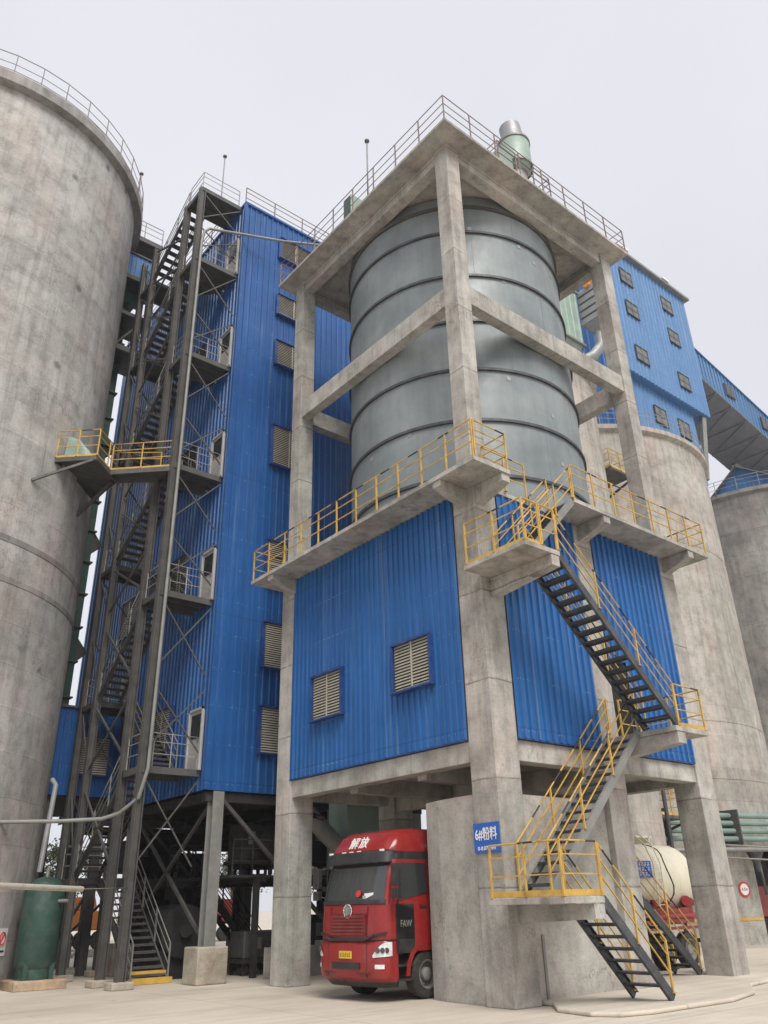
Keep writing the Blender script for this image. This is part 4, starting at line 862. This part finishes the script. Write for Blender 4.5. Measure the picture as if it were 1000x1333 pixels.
# ================================================================== TRUCKS
def wheel(parent, x, y, r, wd, side, front=True):
    """side = +1 outer face towards +y, -1 towards -y (local axes)."""
    b = MB(); o = y; h = wd/2
    prof = [(r*.6, -h), (r*.93, -h), (r, -h*.75), (r, h*.75), (r*.93, h), (r*.6, h)]
    n = 36; vs = []; fs = []
    for k, (rr, yy) in enumerate(prof):
        for i in range(n): a = 2*math.pi*i/n; vs.append((x+rr*math.cos(a), o+yy, r+rr*math.sin(a)))
    fs = [(k*n+i, k*n+(i+1) % n, (k+1)*n+(i+1) % n, (k+1)*n+i) for k in range(len(prof)-1) for i in range(n)]
    b.add(vs, fs, 0, True); w_ = b.build('wheel', M['rubber'], parent)
    b = MB(); s = side*h
    pr2 = [(r*.6, o+s*.98), (r*.56, o+s*.98), (r*.5, o+s*(.2)), (r*.3, o+s*.15), (r*.27, o+s*.8), (r*.2, o+s*.95), (0.001, o+s*.95)]
    vs = []
    for rr, yy in pr2:
        for i in range(n): a = 2*math.pi*i/n; vs.append((x+rr*math.cos(a), yy, r+rr*math.sin(a)))
    b.add(vs, [(k*n+i, k*n+(i+1) % n, (k+1)*n+(i+1) % n, (k+1)*n+i) for k in range(len(pr2)-1) for i in range(n)], 0, True)
    for i in range(10):
        a = 2*math.pi*i/10; b.tube([(x+r*.4*math.cos(a), o+s*.15, r+r*.4*math.sin(a)), (x+r*.4*math.cos(a), o+s*.38, r+r*.4*math.sin(a))], .022, 6)
    b.build('rim', M['steel_pale'], w_)
    return w_

tr = thing('truck', (-1.1, 4.3, 0), 'bright red cab-over truck with tall roof nosing out between the concrete legs', 'truck', rotz=math.pi+.06, local=True)
# local axes: +x forward (nose at x=0), y = left/right, cab 2.5 m wide. local -y is the side seen at the left of the picture
HW = 1.25
def plan(xf, rad, hw=HW, back=-2.25, nc=7, bow=.07):
    """cab plan outline from the rear right corner round the nose to the rear left corner"""
    pts = [(back, -hw)]
    for i in range(nc+1):
        a = -math.pi/2+math.pi/2*i/nc; pts.append((xf-rad+rad*math.cos(a), -hw+rad+rad*math.sin(a)))
    for i in range(1, 6):
        t = i/6; y = (-hw+rad)*(1-t)+(hw-rad)*t; pts.append((xf+bow*math.sin(math.pi*t)*.8, y))
    for i in range(nc+1):
        a = math.pi/2*i/nc; pts.append((xf-rad+rad*math.cos(a), hw-rad+rad*math.sin(a)))
    pts.append((back, hw)); return pts
def loft(levels, mat, name, i0=0, i1=None, parent=None, grow=0, caps=True, sm=True, back=-2.25):
    b = MB(); rows = []
    for (z, xf, rad, hw) in levels:
        p = plan(xf+grow, rad, hw+grow, back); p = p[i0:i1]; rows.append([(x, y, z) for x, y in p])
    n = len(rows[0]); vs = [v for r_ in rows for v in r_]
    b.add(vs, [(k*n+i, k*n+i+1, (k+1)*n+i+1, (k+1)*n+i) for k in range(len(rows)-1) for i in range(n-1)], 0, sm)
    if caps: b.add(rows[0]+rows[-1], [tuple(range(n)), tuple(range(n, 2*n))[::-1]], 0, False)
    return b.build(name, M[mat], parent)
NP = 2+8+5+8
# bodywork bands, low to high
loft([(1.3, .0, .34, HW), (1.55, .0, .34, HW), (2.05, -.03, .34, HW)], 'red_paint', 'cab_lower', parent=tr)
body = loft([(2.05, -.03, .34, HW), (2.12, -.06, .34, HW), (3.02, -.3, .34, HW-.05), (3.06, -.32, .34, HW-.05)], 'red_paint', 'cab_body', parent=tr)
loft([(.42, -.08, .36, HW-.02), (.5, .04, .36, HW), (.62, .07, .36, HW), (1.18, .06, .36, HW), (1.27, .0, .36, HW)], 'red_paint', 'bumper', parent=tr, back=-.45)
loft([(1.2, -.03, .34, HW-.03), (1.32, -.03, .34, HW-.03)], 'plastic', 'bumper_gap', parent=tr, back=-.45)
loft([(.3, -.2, .36, HW-.12), (.43, -.08, .36, HW-.04)], 'plastic', 'underrun_bar', parent=tr, back=-.5)
wsn = loft([(2.14, -.055, .34, HW), (2.98, -.285, .34, HW-.045)], 'glass', 'windscreen', i0=5, i1=NP-5, parent=tr, grow=.012, caps=False)
loft([(2.07, -.03, .34, HW), (2.16, -.05, .34, HW)], 'plastic', 'wiper_cowl', i0=4, i1=NP-4, parent=tr, grow=.02, caps=False)
b = MB()
for y in (-.6, .15): b.beam((-.02, y, 2.13), (-.09, y+.55, 2.3), .025, .02)
b.build('wiper', M['plastic'], tr)
loft([(2.98, -.17, .32, HW-.05), (3.0, -.12, .32, HW-.04), (3.24, -.2, .32, HW-.05), (3.27, -.26, .32, HW-.06)], 'plastic', 'sun_visor', i0=2, i1=NP-2, parent=tr, grow=.015, caps=False)
loft([(3.04, -.36, .34, HW-.06), (3.3, -.38, .34, HW-.06)], 'plastic', 'roof_band', parent=tr)
rf = loft([(3.24, -.3, .34, HW-.05), (3.3, -.29, .34, HW-.05), (3.66, -.52, .42, HW-.1), (3.78, -.75, .5, HW-.2), (3.82, -1.1, .55, HW-.34)], 'red_paint', 'roof_fairing', parent=tr)
b = MB(); b.box(-.72, -.66, -.45, .45, 3.745, 3.775); b.build('roof_vent', M['plastic'], rf)
for y, nm in ((-.18, ''), (.12, ''), (-.48, ''), (.98, ''), (-1.0, '')):
    b = MB(); b.beam((-.24, y-.07, 3.27), (-.24, y+.07, 3.27), .05, .05); b.build('marker_lamp', M['white'], tr, bevel=.01)
# roof characters, slanted on the fairing
for i, ch in enumerate(('解', '放')):
    textmesh(ch, .34, (-.335, -.17+.37*i+.0, 3.47), (-.0, 1, 0), (-.52, 0, .86), M['white'], tr, ext=.012, bold=0)
# grille panel
b = MB(); 
for k in range(6): b.beam((.075-.0, -.62, 1.42+k*.075), (.075, .62, 1.42+k*.075), .03, .035)
b.box(.04, .062, -.64, .64, 1.38, 1.84); b.build('grille', M['red_dull'], tr)
b = MB(); b.box(.02, .045, -.66, .66, 1.85, 1.86)
for y in (-.67, .67): b.beam((.035, y, 1.35), (.01, y*1.05, 2.03), .012, .012)
b.build('panel_gap', M['plastic'], tr)
b = MB()
for s_ in (-1, 1): b.beam((.075, s_*.62, 1.3), (.05, s_*.98, 1.4), .05, .05); b.beam((.05, s_*.98, 1.4), (-.12, s_*1.22, 1.44), .05, .05)
b.beam((.08, -.62, 1.3), (.08, .62, 1.3), .05, .06); b.build('hood_recess', M['plastic'], tr)
# round emblem: ring, numeral one and wings
em = MB(); n = 28; cz = 1.98-.06
for i in range(n):
    a, c = 2*math.pi*i/n, 2*math.pi*(i+1)/n
    em.tube([(.055, .15*math.cos(a), cz+.15*math.sin(a)), (.055, .15*math.cos(c), cz+.15*math.sin(c))], .018, 6)
em.beam((.06, 0, cz-.1), (.06, 0, cz+.11), .035, .035)
for s_ in (-1, 1):
    for k, zz in enumerate((-.05, .0, .05)): em.beam((.06, s_*.025, cz+zz-.02), (.06, s_*(.1+.015*k), cz+zz+.03), .02, .022)
em.build('emblem', M['chrome'], tr)
b = MB(); b.disc((.05, 0, cz), (1, 0, 0), .14, .01, 28); b.build('emblem_plate', M['steel_pale'], tr)
# head lamps: swept wedge following the corner
for s_ in (-1, 1):
    def hp(t, z, o=.02):
        p = plan(.06+o, .36, HW+o); seq = p if s_ > 0 else [(x, -y) for x, y in p]
        seq = [q for q in seq if q[1] > 0]; seq = sorted(seq, key=lambda q: q[1]+(-.3*q[0])); 
        f = t*(len(seq)-1); i = min(int(f), len(seq)-2); fr = f-i
        return (seq[i][0]*(1-fr)+seq[i+1][0]*fr, s_*(seq[i][1]*(1-fr)+seq[i+1][1]*fr), z)
    b = MB(); N_ = 12; t0, t1 = .22, .86
    lo = [hp(t0+(t1-t0)*i/N_, .93+.03*i/N_) for i in range(N_+1)]; hi = [hp(t0+(t1-t0)*i/N_, .98+.27*math.sin(math.pi*.5*min(1, i/N_*1.3))) for i in range(N_+1)]
    b.add(lo+hi, [(i, i+1, N_+2+i, N_+1+i) for i in range(N_)], 0, True); hl = b.build('headlight', M['lamp'], tr)
    b = MB()
    for t in (.4, .55, .68): 
        q = hp(t, 1.08, .03); b.disc(q, (1, s_*.35, 0), .06, .02, 16)
    b.build('reflector', M['steel'], hl)
    b = MB(); lo = [hp(.3+.3*i/6, .7) for i in range(7)]; hi = [hp(.3+.3*i/6, .79) for i in range(7)]
    b.add(lo+hi, [(i, i+1, 8+i, 7+i) for i in range(6)], 0, True); b.build('fog_lamp', M['lamp'], tr)
b = MB(); b.box(.09, .135, -.5, .5, .68, .82); b.build('air_intake', M['plastic'], tr)
b = MB(); b.box(.125, .14, -.23, .23, .9, 1.06); pl_ = b.build('number_plate', M['plate'], tr)
b = MB(); rr = random.Random(5)
for k in range(6):
    y = -.17+k*.068; b.box(.1405, .143, y-.02, y+.02, .94, .955); b.box(.1405, .143, y-.02, y-.008, .94, 1.02); b.box(.1405, .143, y-.02, y+.02, 1.01 if k % 2 else .98, 1.023 if k % 2 else .993)
b.build('plate_characters', M['plastic'], pl_)
# door, side glass, steps (both sides)
for s_ in (-1, 1):
    y0 = s_*(HW+.005)
    b = MB(); ys = sorted((s_*(HW-.05), s_*(HW+.02)))
    b.box(-1.62, -.5, ys[0], ys[1], 1.02, 2.12); d = b.build('door', M['plastic'] if False else M['red_paint'], tr, bevel=.015)
    b = MB(); yy = s_*(HW+.024)
    b.add([(-.42, yy, 1.3), (-1.0, yy, 1.3), (-1.0, yy, 1.95), (-.42, yy, 2.08)], [(0, 1, 2, 3)]); b.box(-1.0, -.4, min(yy, yy-s_*.02), max(yy, yy-s_*.02), 1.05, 2.05); b.build('lower_trim', M['plastic'], d)
    b = MB(); yy = s_*(HW+.012)
    b.add([(-.48, yy, 2.12), (-1.5, yy, 2.3), (-1.5, s_*(HW-.03), 2.98), (-.62, s_*(HW-.03), 2.98)], [(0, 1, 2, 3)]); b.build('side_window', M['glass'], d)
    b = MB(); b.beam((-1.2, s_*(HW+.04), 2.0), (-1.42, s_*(HW+.04), 2.0), .03, .04); b.build('handle', M['plastic'], d)
    b = MB(); b.add([(-1.72, s_*(HW-.005), 2.35), (-2.1, s_*(HW-.005), 2.35), (-2.1, s_*(HW-.045), 2.95), (-1.72, s_*(HW-.045), 2.95)], [(0, 1, 2, 3)]); b.build('sleeper_window', M['glass'], tr)
    b = MB()
    for zz in (.42, .72, 1.0): b.box(-.95, -.42, min(s_*(HW-.3), s_*(HW+.02)), max(s_*(HW-.3), s_*(HW+.02)), zz, zz+.05)
    b.box(-.98, -.4, min(s_*(HW-.32), s_*(HW-.2)), max(s_*(HW-.32), s_*(HW-.2)), .42, 1.28); b.build('step', M['plastic'], tr)
    # wheel arch
    b = MB(); cx, cz = -1.45, .52
    for i in range(9):
        a, c = math.pi*i/9, math.pi*(i+1)/9
        ra = .66; b.add([(cx+ra*math.cos(a), s_*(HW+.03), cz+ra*math.sin(a)), (cx+ra*math.cos(c), s_*(HW+.03), cz+ra*math.sin(c)), (cx+ra*math.cos(c), s_*(HW-.45), cz+ra*math.sin(c)), (cx+ra*math.cos(a), s_*(HW-.45), cz+ra*math.sin(a)),
            (cx+(ra+.13)*math.cos(a), s_*(HW+.03), cz+(ra+.13)*math.sin(a)), (cx+(ra+.13)*math.cos(c), s_*(HW+.03), cz+(ra+.13)*math.sin(c))], [(0, 1, 2, 3), (0, 1, 5, 4)])
    b.build('wheel_arch', M['red_paint'], tr)
    # mirror
    b = MB(); b.beam((-.38, s_*(HW-.02), 2.95), (-.18, s_*(HW+.28), 2.9), .04, .04); b.beam((-.38, s_*HW, 2.2), (-.18, s_*(HW+.28), 2.3), .03, .03)
    b.box(-.26, -.12, min(s_*(HW+.16), s_*(HW+.4)), max(s_*(HW+.16), s_*(HW+.4)), 2.45, 2.95); b.box(-.26, -.12, min(s_*(HW+.16), s_*(HW+.38)), max(s_*(HW+.16), s_*(HW+.38)), 2.18, 2.4); b.build('mirror', M['plastic'], tr, bevel=.03)
    wheel(tr, -1.45, s_*(HW-.18), .52, .32, s_)
textmesh('FAW', .22, (-.71, HW+.03, 1.62), (-1, 0, 0), (0, 0, 1), M['steel_pale'], tr, sx=.8)
textmesh('FAW', .3, (-.72, -HW-.03, 1.62), (1, 0, 0), (0, 0, 1), M['steel_pale'], tr, sx=.8)
b = MB(); b.box(-6.6, -2.3, -.45, -.3, .75, 1.0); b.box(-6.6, -2.3, .3, .45, .75, 1.0); b.box(-3.2, -2.4, -1.1, 1.1, .6, 1.3); b.build('chassis', M['steel'], tr)
for x in (-4.3, -5.6):
    for s_ in (-1, 1): wheel(tr, x, s_*(HW-.3), .52, .55, s_)
# things on the dashboard behind the glass are seen as decals on it
b = MB(); b.disc((.0, .35, 2.3), (1, 0, .25), .08, .03, 16); b.build('red_ball', M['sign_red'], wsn)
b = MB(); b.beam((-.03, .55, 2.24), (-.08, .82, 2.26), .02, .12); b.build('glint_card', M['white'], wsn)  # white card doubling as the pale reflection patch on the windscreen
b = MB(); b.beam((-.01, .5, 2.22), (-.04, .6, 2.22), .02, .07); b.build('green_card', M['mint'], wsn)
for s_ in (-1, 1):
    for x in (-.46, -1.64): b = MB(); b.box(x-.006, x+.006, min(s_*(HW-.0), s_*(HW+.028)), max(s_*(HW-.0), s_*(HW+.028)), 1.05, 2.15); b.build('door_seam', M['plastic'], tr)
for y in (-.72, .72): b = MB(); b.beam((.085, y, .5), (.075, y, 1.25), .01, .012); b.build('bumper_seam', M['plastic'], tr)
b = MB(); b.beam((.1, -.85, .6), (.1, .85, .6), .02, .02); b.build('bumper_seam', M['plastic'], tr)
b = MB()
for y in (-.9, .9): b = MB(); b.beam((-.255, y, 3.12), (-.255, y+.02, 3.12), .02, .1); b.build('visor_clip', M['steel'], tr)

tl = thing('tanker_trailer', (8, 4.45, 0), 'cream tank trailer with dark red chassis parked under the frame behind the right legs', 'trailer')
b = MB(); cy, cz, rt_ = 4.45, 2.62, 1.12
prof = [(3.2, .2), (3.3, .7), (3.6, 1.0), (4.1, rt_), (13.05, rt_), (13.2, 1.0), (13.27, .8), (13.3, .3)]
n = 40; vs = []
for x, rr in prof:
    for i in range(n): a = 2*math.pi*i/n; vs.append((x, cy+rr*math.cos(a), cz+rr*math.sin(a)))
b.add(vs, [(k*n+i, k*n+(i+1) % n, (k+1)*n+(i+1) % n, (k+1)*n+i) for k in range(len(prof)-1) for i in range(n)]+[tuple(range(n))[::-1], tuple(range(7*n, 8*n))], 0, True)
b.build('tank', M['cream'], tl)
b = MB(); b.box(4.5, 12.0, cy-.35, cy-.3, 3.95, 4.0); b.box(4.5, 12.0, cy+.3, cy+.35, 3.95, 4.0)
for k in range(7): b.box(4.6+k*1.2, 4.65+k*1.2, cy-.35, cy+.35, 3.78, 3.99)
for y in (cy-.55, cy-1.0): pass
b.build('top_walkway', M['cream'], tl)
b = MB()
for dx in (0, .4):
    b.tube([(10.6+dx, cy-.5, 4.05), (10.6+dx, cy-.95, 3.7), (10.6+dx, cy-1.18, 3.1), (10.6+dx, cy-1.2, 1.75)], .022, 6)
for k in range(8): b.beam((10.6, cy-1.19, 1.85+k*.2), (11.0, cy-1.19, 1.85+k*.2), .02, .02)
b.build('ladder', M['cream'], tl)
b = MB()
for x in (9.35, 11.6):
    pts = [(x+.15*math.sin(i), cy-(rt_+.015)*math.cos(R(-80+i*13)), cz-(rt_+.015)*math.sin(R(-80+i*13))) for i in range(10)]
    b.tube(pts, .022, 6)
b.build('hose', M['plastic'], tl)
b = MB(); b.box(9.2, 10.45, cy-1.2, cy-1.16, 2.65, 3.15); bd = b.build('notice_board', M['sign_blue'], tl)
b = MB(); rr = random.Random(9)
for r_ in range(3):
    for k in range(7):
        x = 9.28+k*.16; z = 2.7+r_*.145; b.box(x, x+.1, cy-1.204, cy-1.2, z+.09, z+.105); b.box(x, x+.1, cy-1.204, cy-1.2, z+.04, z+.055); b.box(x+.035+.02*rr.random(), x+.065, cy-1.204, cy-1.2, z, z+.11); b.box(x, x+.02, cy-1.204, cy-1.2, z, z+.06)
b.build('lettering', M['white'], bd)
b = MB(); b.box(4.0, 12.7, cy-.6, cy-.45, 1.25, 1.55); b.box(4.0, 12.7, cy+.45, cy+.6, 1.25, 1.55)
for k in range(6): b.beam((5.0+k*1.5, cy-.55, 1.5), (5.4+k*1.5, cy-.95, 2.0), .12, .3)
b.box(8.6, 12.9, cy-1.2, cy-1.1, 1.12, 1.2); b.box(9.0, 12.6, cy-1.1, cy-.5, 1.3, 1.75); b.build('chassis', M['red_dull'], tl)
b = MB(); b.tube([(9.2, cy-1.05, 1.5), (12.9, cy-1.05, 1.5)], .1, 10); b.tube([(12.3, cy-1.1, 1.95), (12.8, cy-.6, 1.95)], .16, 12); b.tube([(10.4, cy-1.12, 1.8), (10.4, cy-1.12, 2.0)], .12, 10); b.build('valve_pipe', M['red_paint'], tl)
b = MB(); b.box(12.75, 12.82, cy-1.15, cy+1.15, .7, .82); b.box(8.0, 8.3, cy-1.1, cy-1.0, .6, 1.2); b.build('rear_bar', M['steel'], tl)
for x in (9.4, 10.75, 12.1):
    for s_ in (-1, 1): wheel(tl, x, cy+s_*.98, .52, .3, s_)

# ================================================================== FAR BACKGROUND
ox = thing('excavator', (6.6, 42.5, 0), 'orange machine with dark wheels far away seen through the stair tower legs', 'machine')
b = MB(); b.box(4.8, 8.0, 41.6, 43.6, 1.1, 2.2); b.add([(5.2, 41.7, 2.2), (7.2, 41.7, 2.2), (7.0, 41.8, 3.0), (5.6, 41.8, 3.0), (5.2, 43.5, 2.2), (7.2, 43.5, 2.2), (7.0, 43.4, 3.0), (5.6, 43.4, 3.0)], [(0, 1, 2, 3), (7, 6, 5, 4), (0, 4, 5, 1), (1, 5, 6, 2), (2, 6, 7, 3), (3, 7, 4, 0)]); b.build('body', M['orange'], ox, bevel=.08)
for x in (5.3, 6.4, 7.5): b = MB(); b.disc((x, 41.7, .55), (0, 1, 0), .55, .35, 20); b.build('wheel', M['rubber'], ox)
for i, (x, y, c, lab) in enumerate(((3.5, 46, 'red_dull', 'dull red tipper body far behind the orange machine'), (16.0, 46, 'red_dull', 'dull red truck far away behind the black mill drum'))):
    t = thing('parked_truck', (x, y, 0), lab, 'truck')
    b = MB(); b.box(x-2.5, x+3.5, y, y+2.4, 1.2, 2.8); b.build('body', M[c], t, bevel=.05)
    b = MB(); b.box(x-4.6, x-2.7, y, y+2.4, .9, 3.1); b.build('cab', M[c], t, bevel=.15)
    for dx in (-3.6, 1.2, 2.6): b = MB(); b.disc((x+dx, y+.1, .5), (0, 1, 0), .5, .4, 20); b.build('wheel', M['rubber'], t)
def tree(x, y, h, label, seed):
    rr = random.Random(seed); t = thing('tree', (x, y, 0), label, 'tree', 'trees beyond the yard')
    b = MB(); b.tube([(x, y, 0), (x+.1, y, h*.3), (x-.1, y+.1, h*.6), (x, y, h*.9)], [.22, .17, .1, .03], 8)
    tips = []
    for k in range(9):
        a = rr.random()*6.28; z0 = h*(.3+.05*k); L = h*(.18+.15*rr.random()); e = (x+L*math.cos(a), y+L*math.sin(a), z0+L*.7)
        b.tube([(x, y, z0), e], [.07, .02], 5); tips.append(e)
    b.build('trunk', M['bark'], t)
    b = MB(); cl = tips+[(x+rr.uniform(-1, 1)*h*.14, y+rr.uniform(-1, 1)*h*.14, h*rr.uniform(.6, .95)) for _ in range(9)]
    for c in cl:
        for _ in range(90):
            v = Vector((rr.gauss(0, 1), rr.gauss(0, 1), rr.gauss(0, .8)))*h*.055+Vector(c); d1 = Vector((rr.uniform(-1, 1), rr.uniform(-1, 1), rr.uniform(-1, 1))).normalized()*.16; d2 = d1.cross(Vector((rr.uniform(-1, 1), rr.uniform(-1, 1), 1))).normalized()*.09
            b.add([v-d1, v+d2, v+d1, v-d2], [(0, 1, 2, 3)])
    b.build('crown', M['leaf'], t)
for i, (x, y, h, lab) in enumerate(((9, 55, 7.5, 'bushy pale green tree far behind the stair tower legs'), (14.5, 52, 8.5, 'tallest pale green tree seen past the black mill drum'), (20, 58, 7, 'low round tree far behind the dark machinery'), (27, 60, 8, 'loose tree far behind the left concrete leg'), (34, 58, 7.5, 'tree far behind the red truck bay'))):
    tree(x, y, h, lab, 20+i)
rb = MB(); rr = random.Random(4)
for k in range(160):
    x = rr.uniform(0, 9); y = rr.uniform(33, 38); s = rr.uniform(.08, .3); rb.add([(x-s, y, 0), (x+s, y-s, 0), (x+s*.6, y+s, 0), (x, y, s*rr.uniform(.8, 1.4))], [(0, 1, 3), (1, 2, 3), (2, 0, 3)])
tag(rb.build('rubble', M['plinth']), 'pale rubble heap far behind the stair tower legs', 'rubble', kind='stuff')

# ================================================================== HAZE
hz = MB(); hz.box(-160, 240, -160, 240, -1, 47.5)
ho = hz.build('haze', []); hm = bpy.data.materials.new('haze_air'); hm.use_nodes = True; hn = hm.node_tree; hn.nodes.clear()
pvn = hn.nodes.new('ShaderNodeVolumePrincipled'); pvn.inputs['Color'].default_value = (.9, .92, 1, 1); pvn.inputs['Density'].default_value = .0006; pvn.inputs['Anisotropy'].default_value = .2
on = hn.nodes.new('ShaderNodeOutputMaterial'); hn.links.new(pvn.outputs[0], on.inputs['Volume']); ho.data.materials.append(hm); tag(ho, kind='stuff')
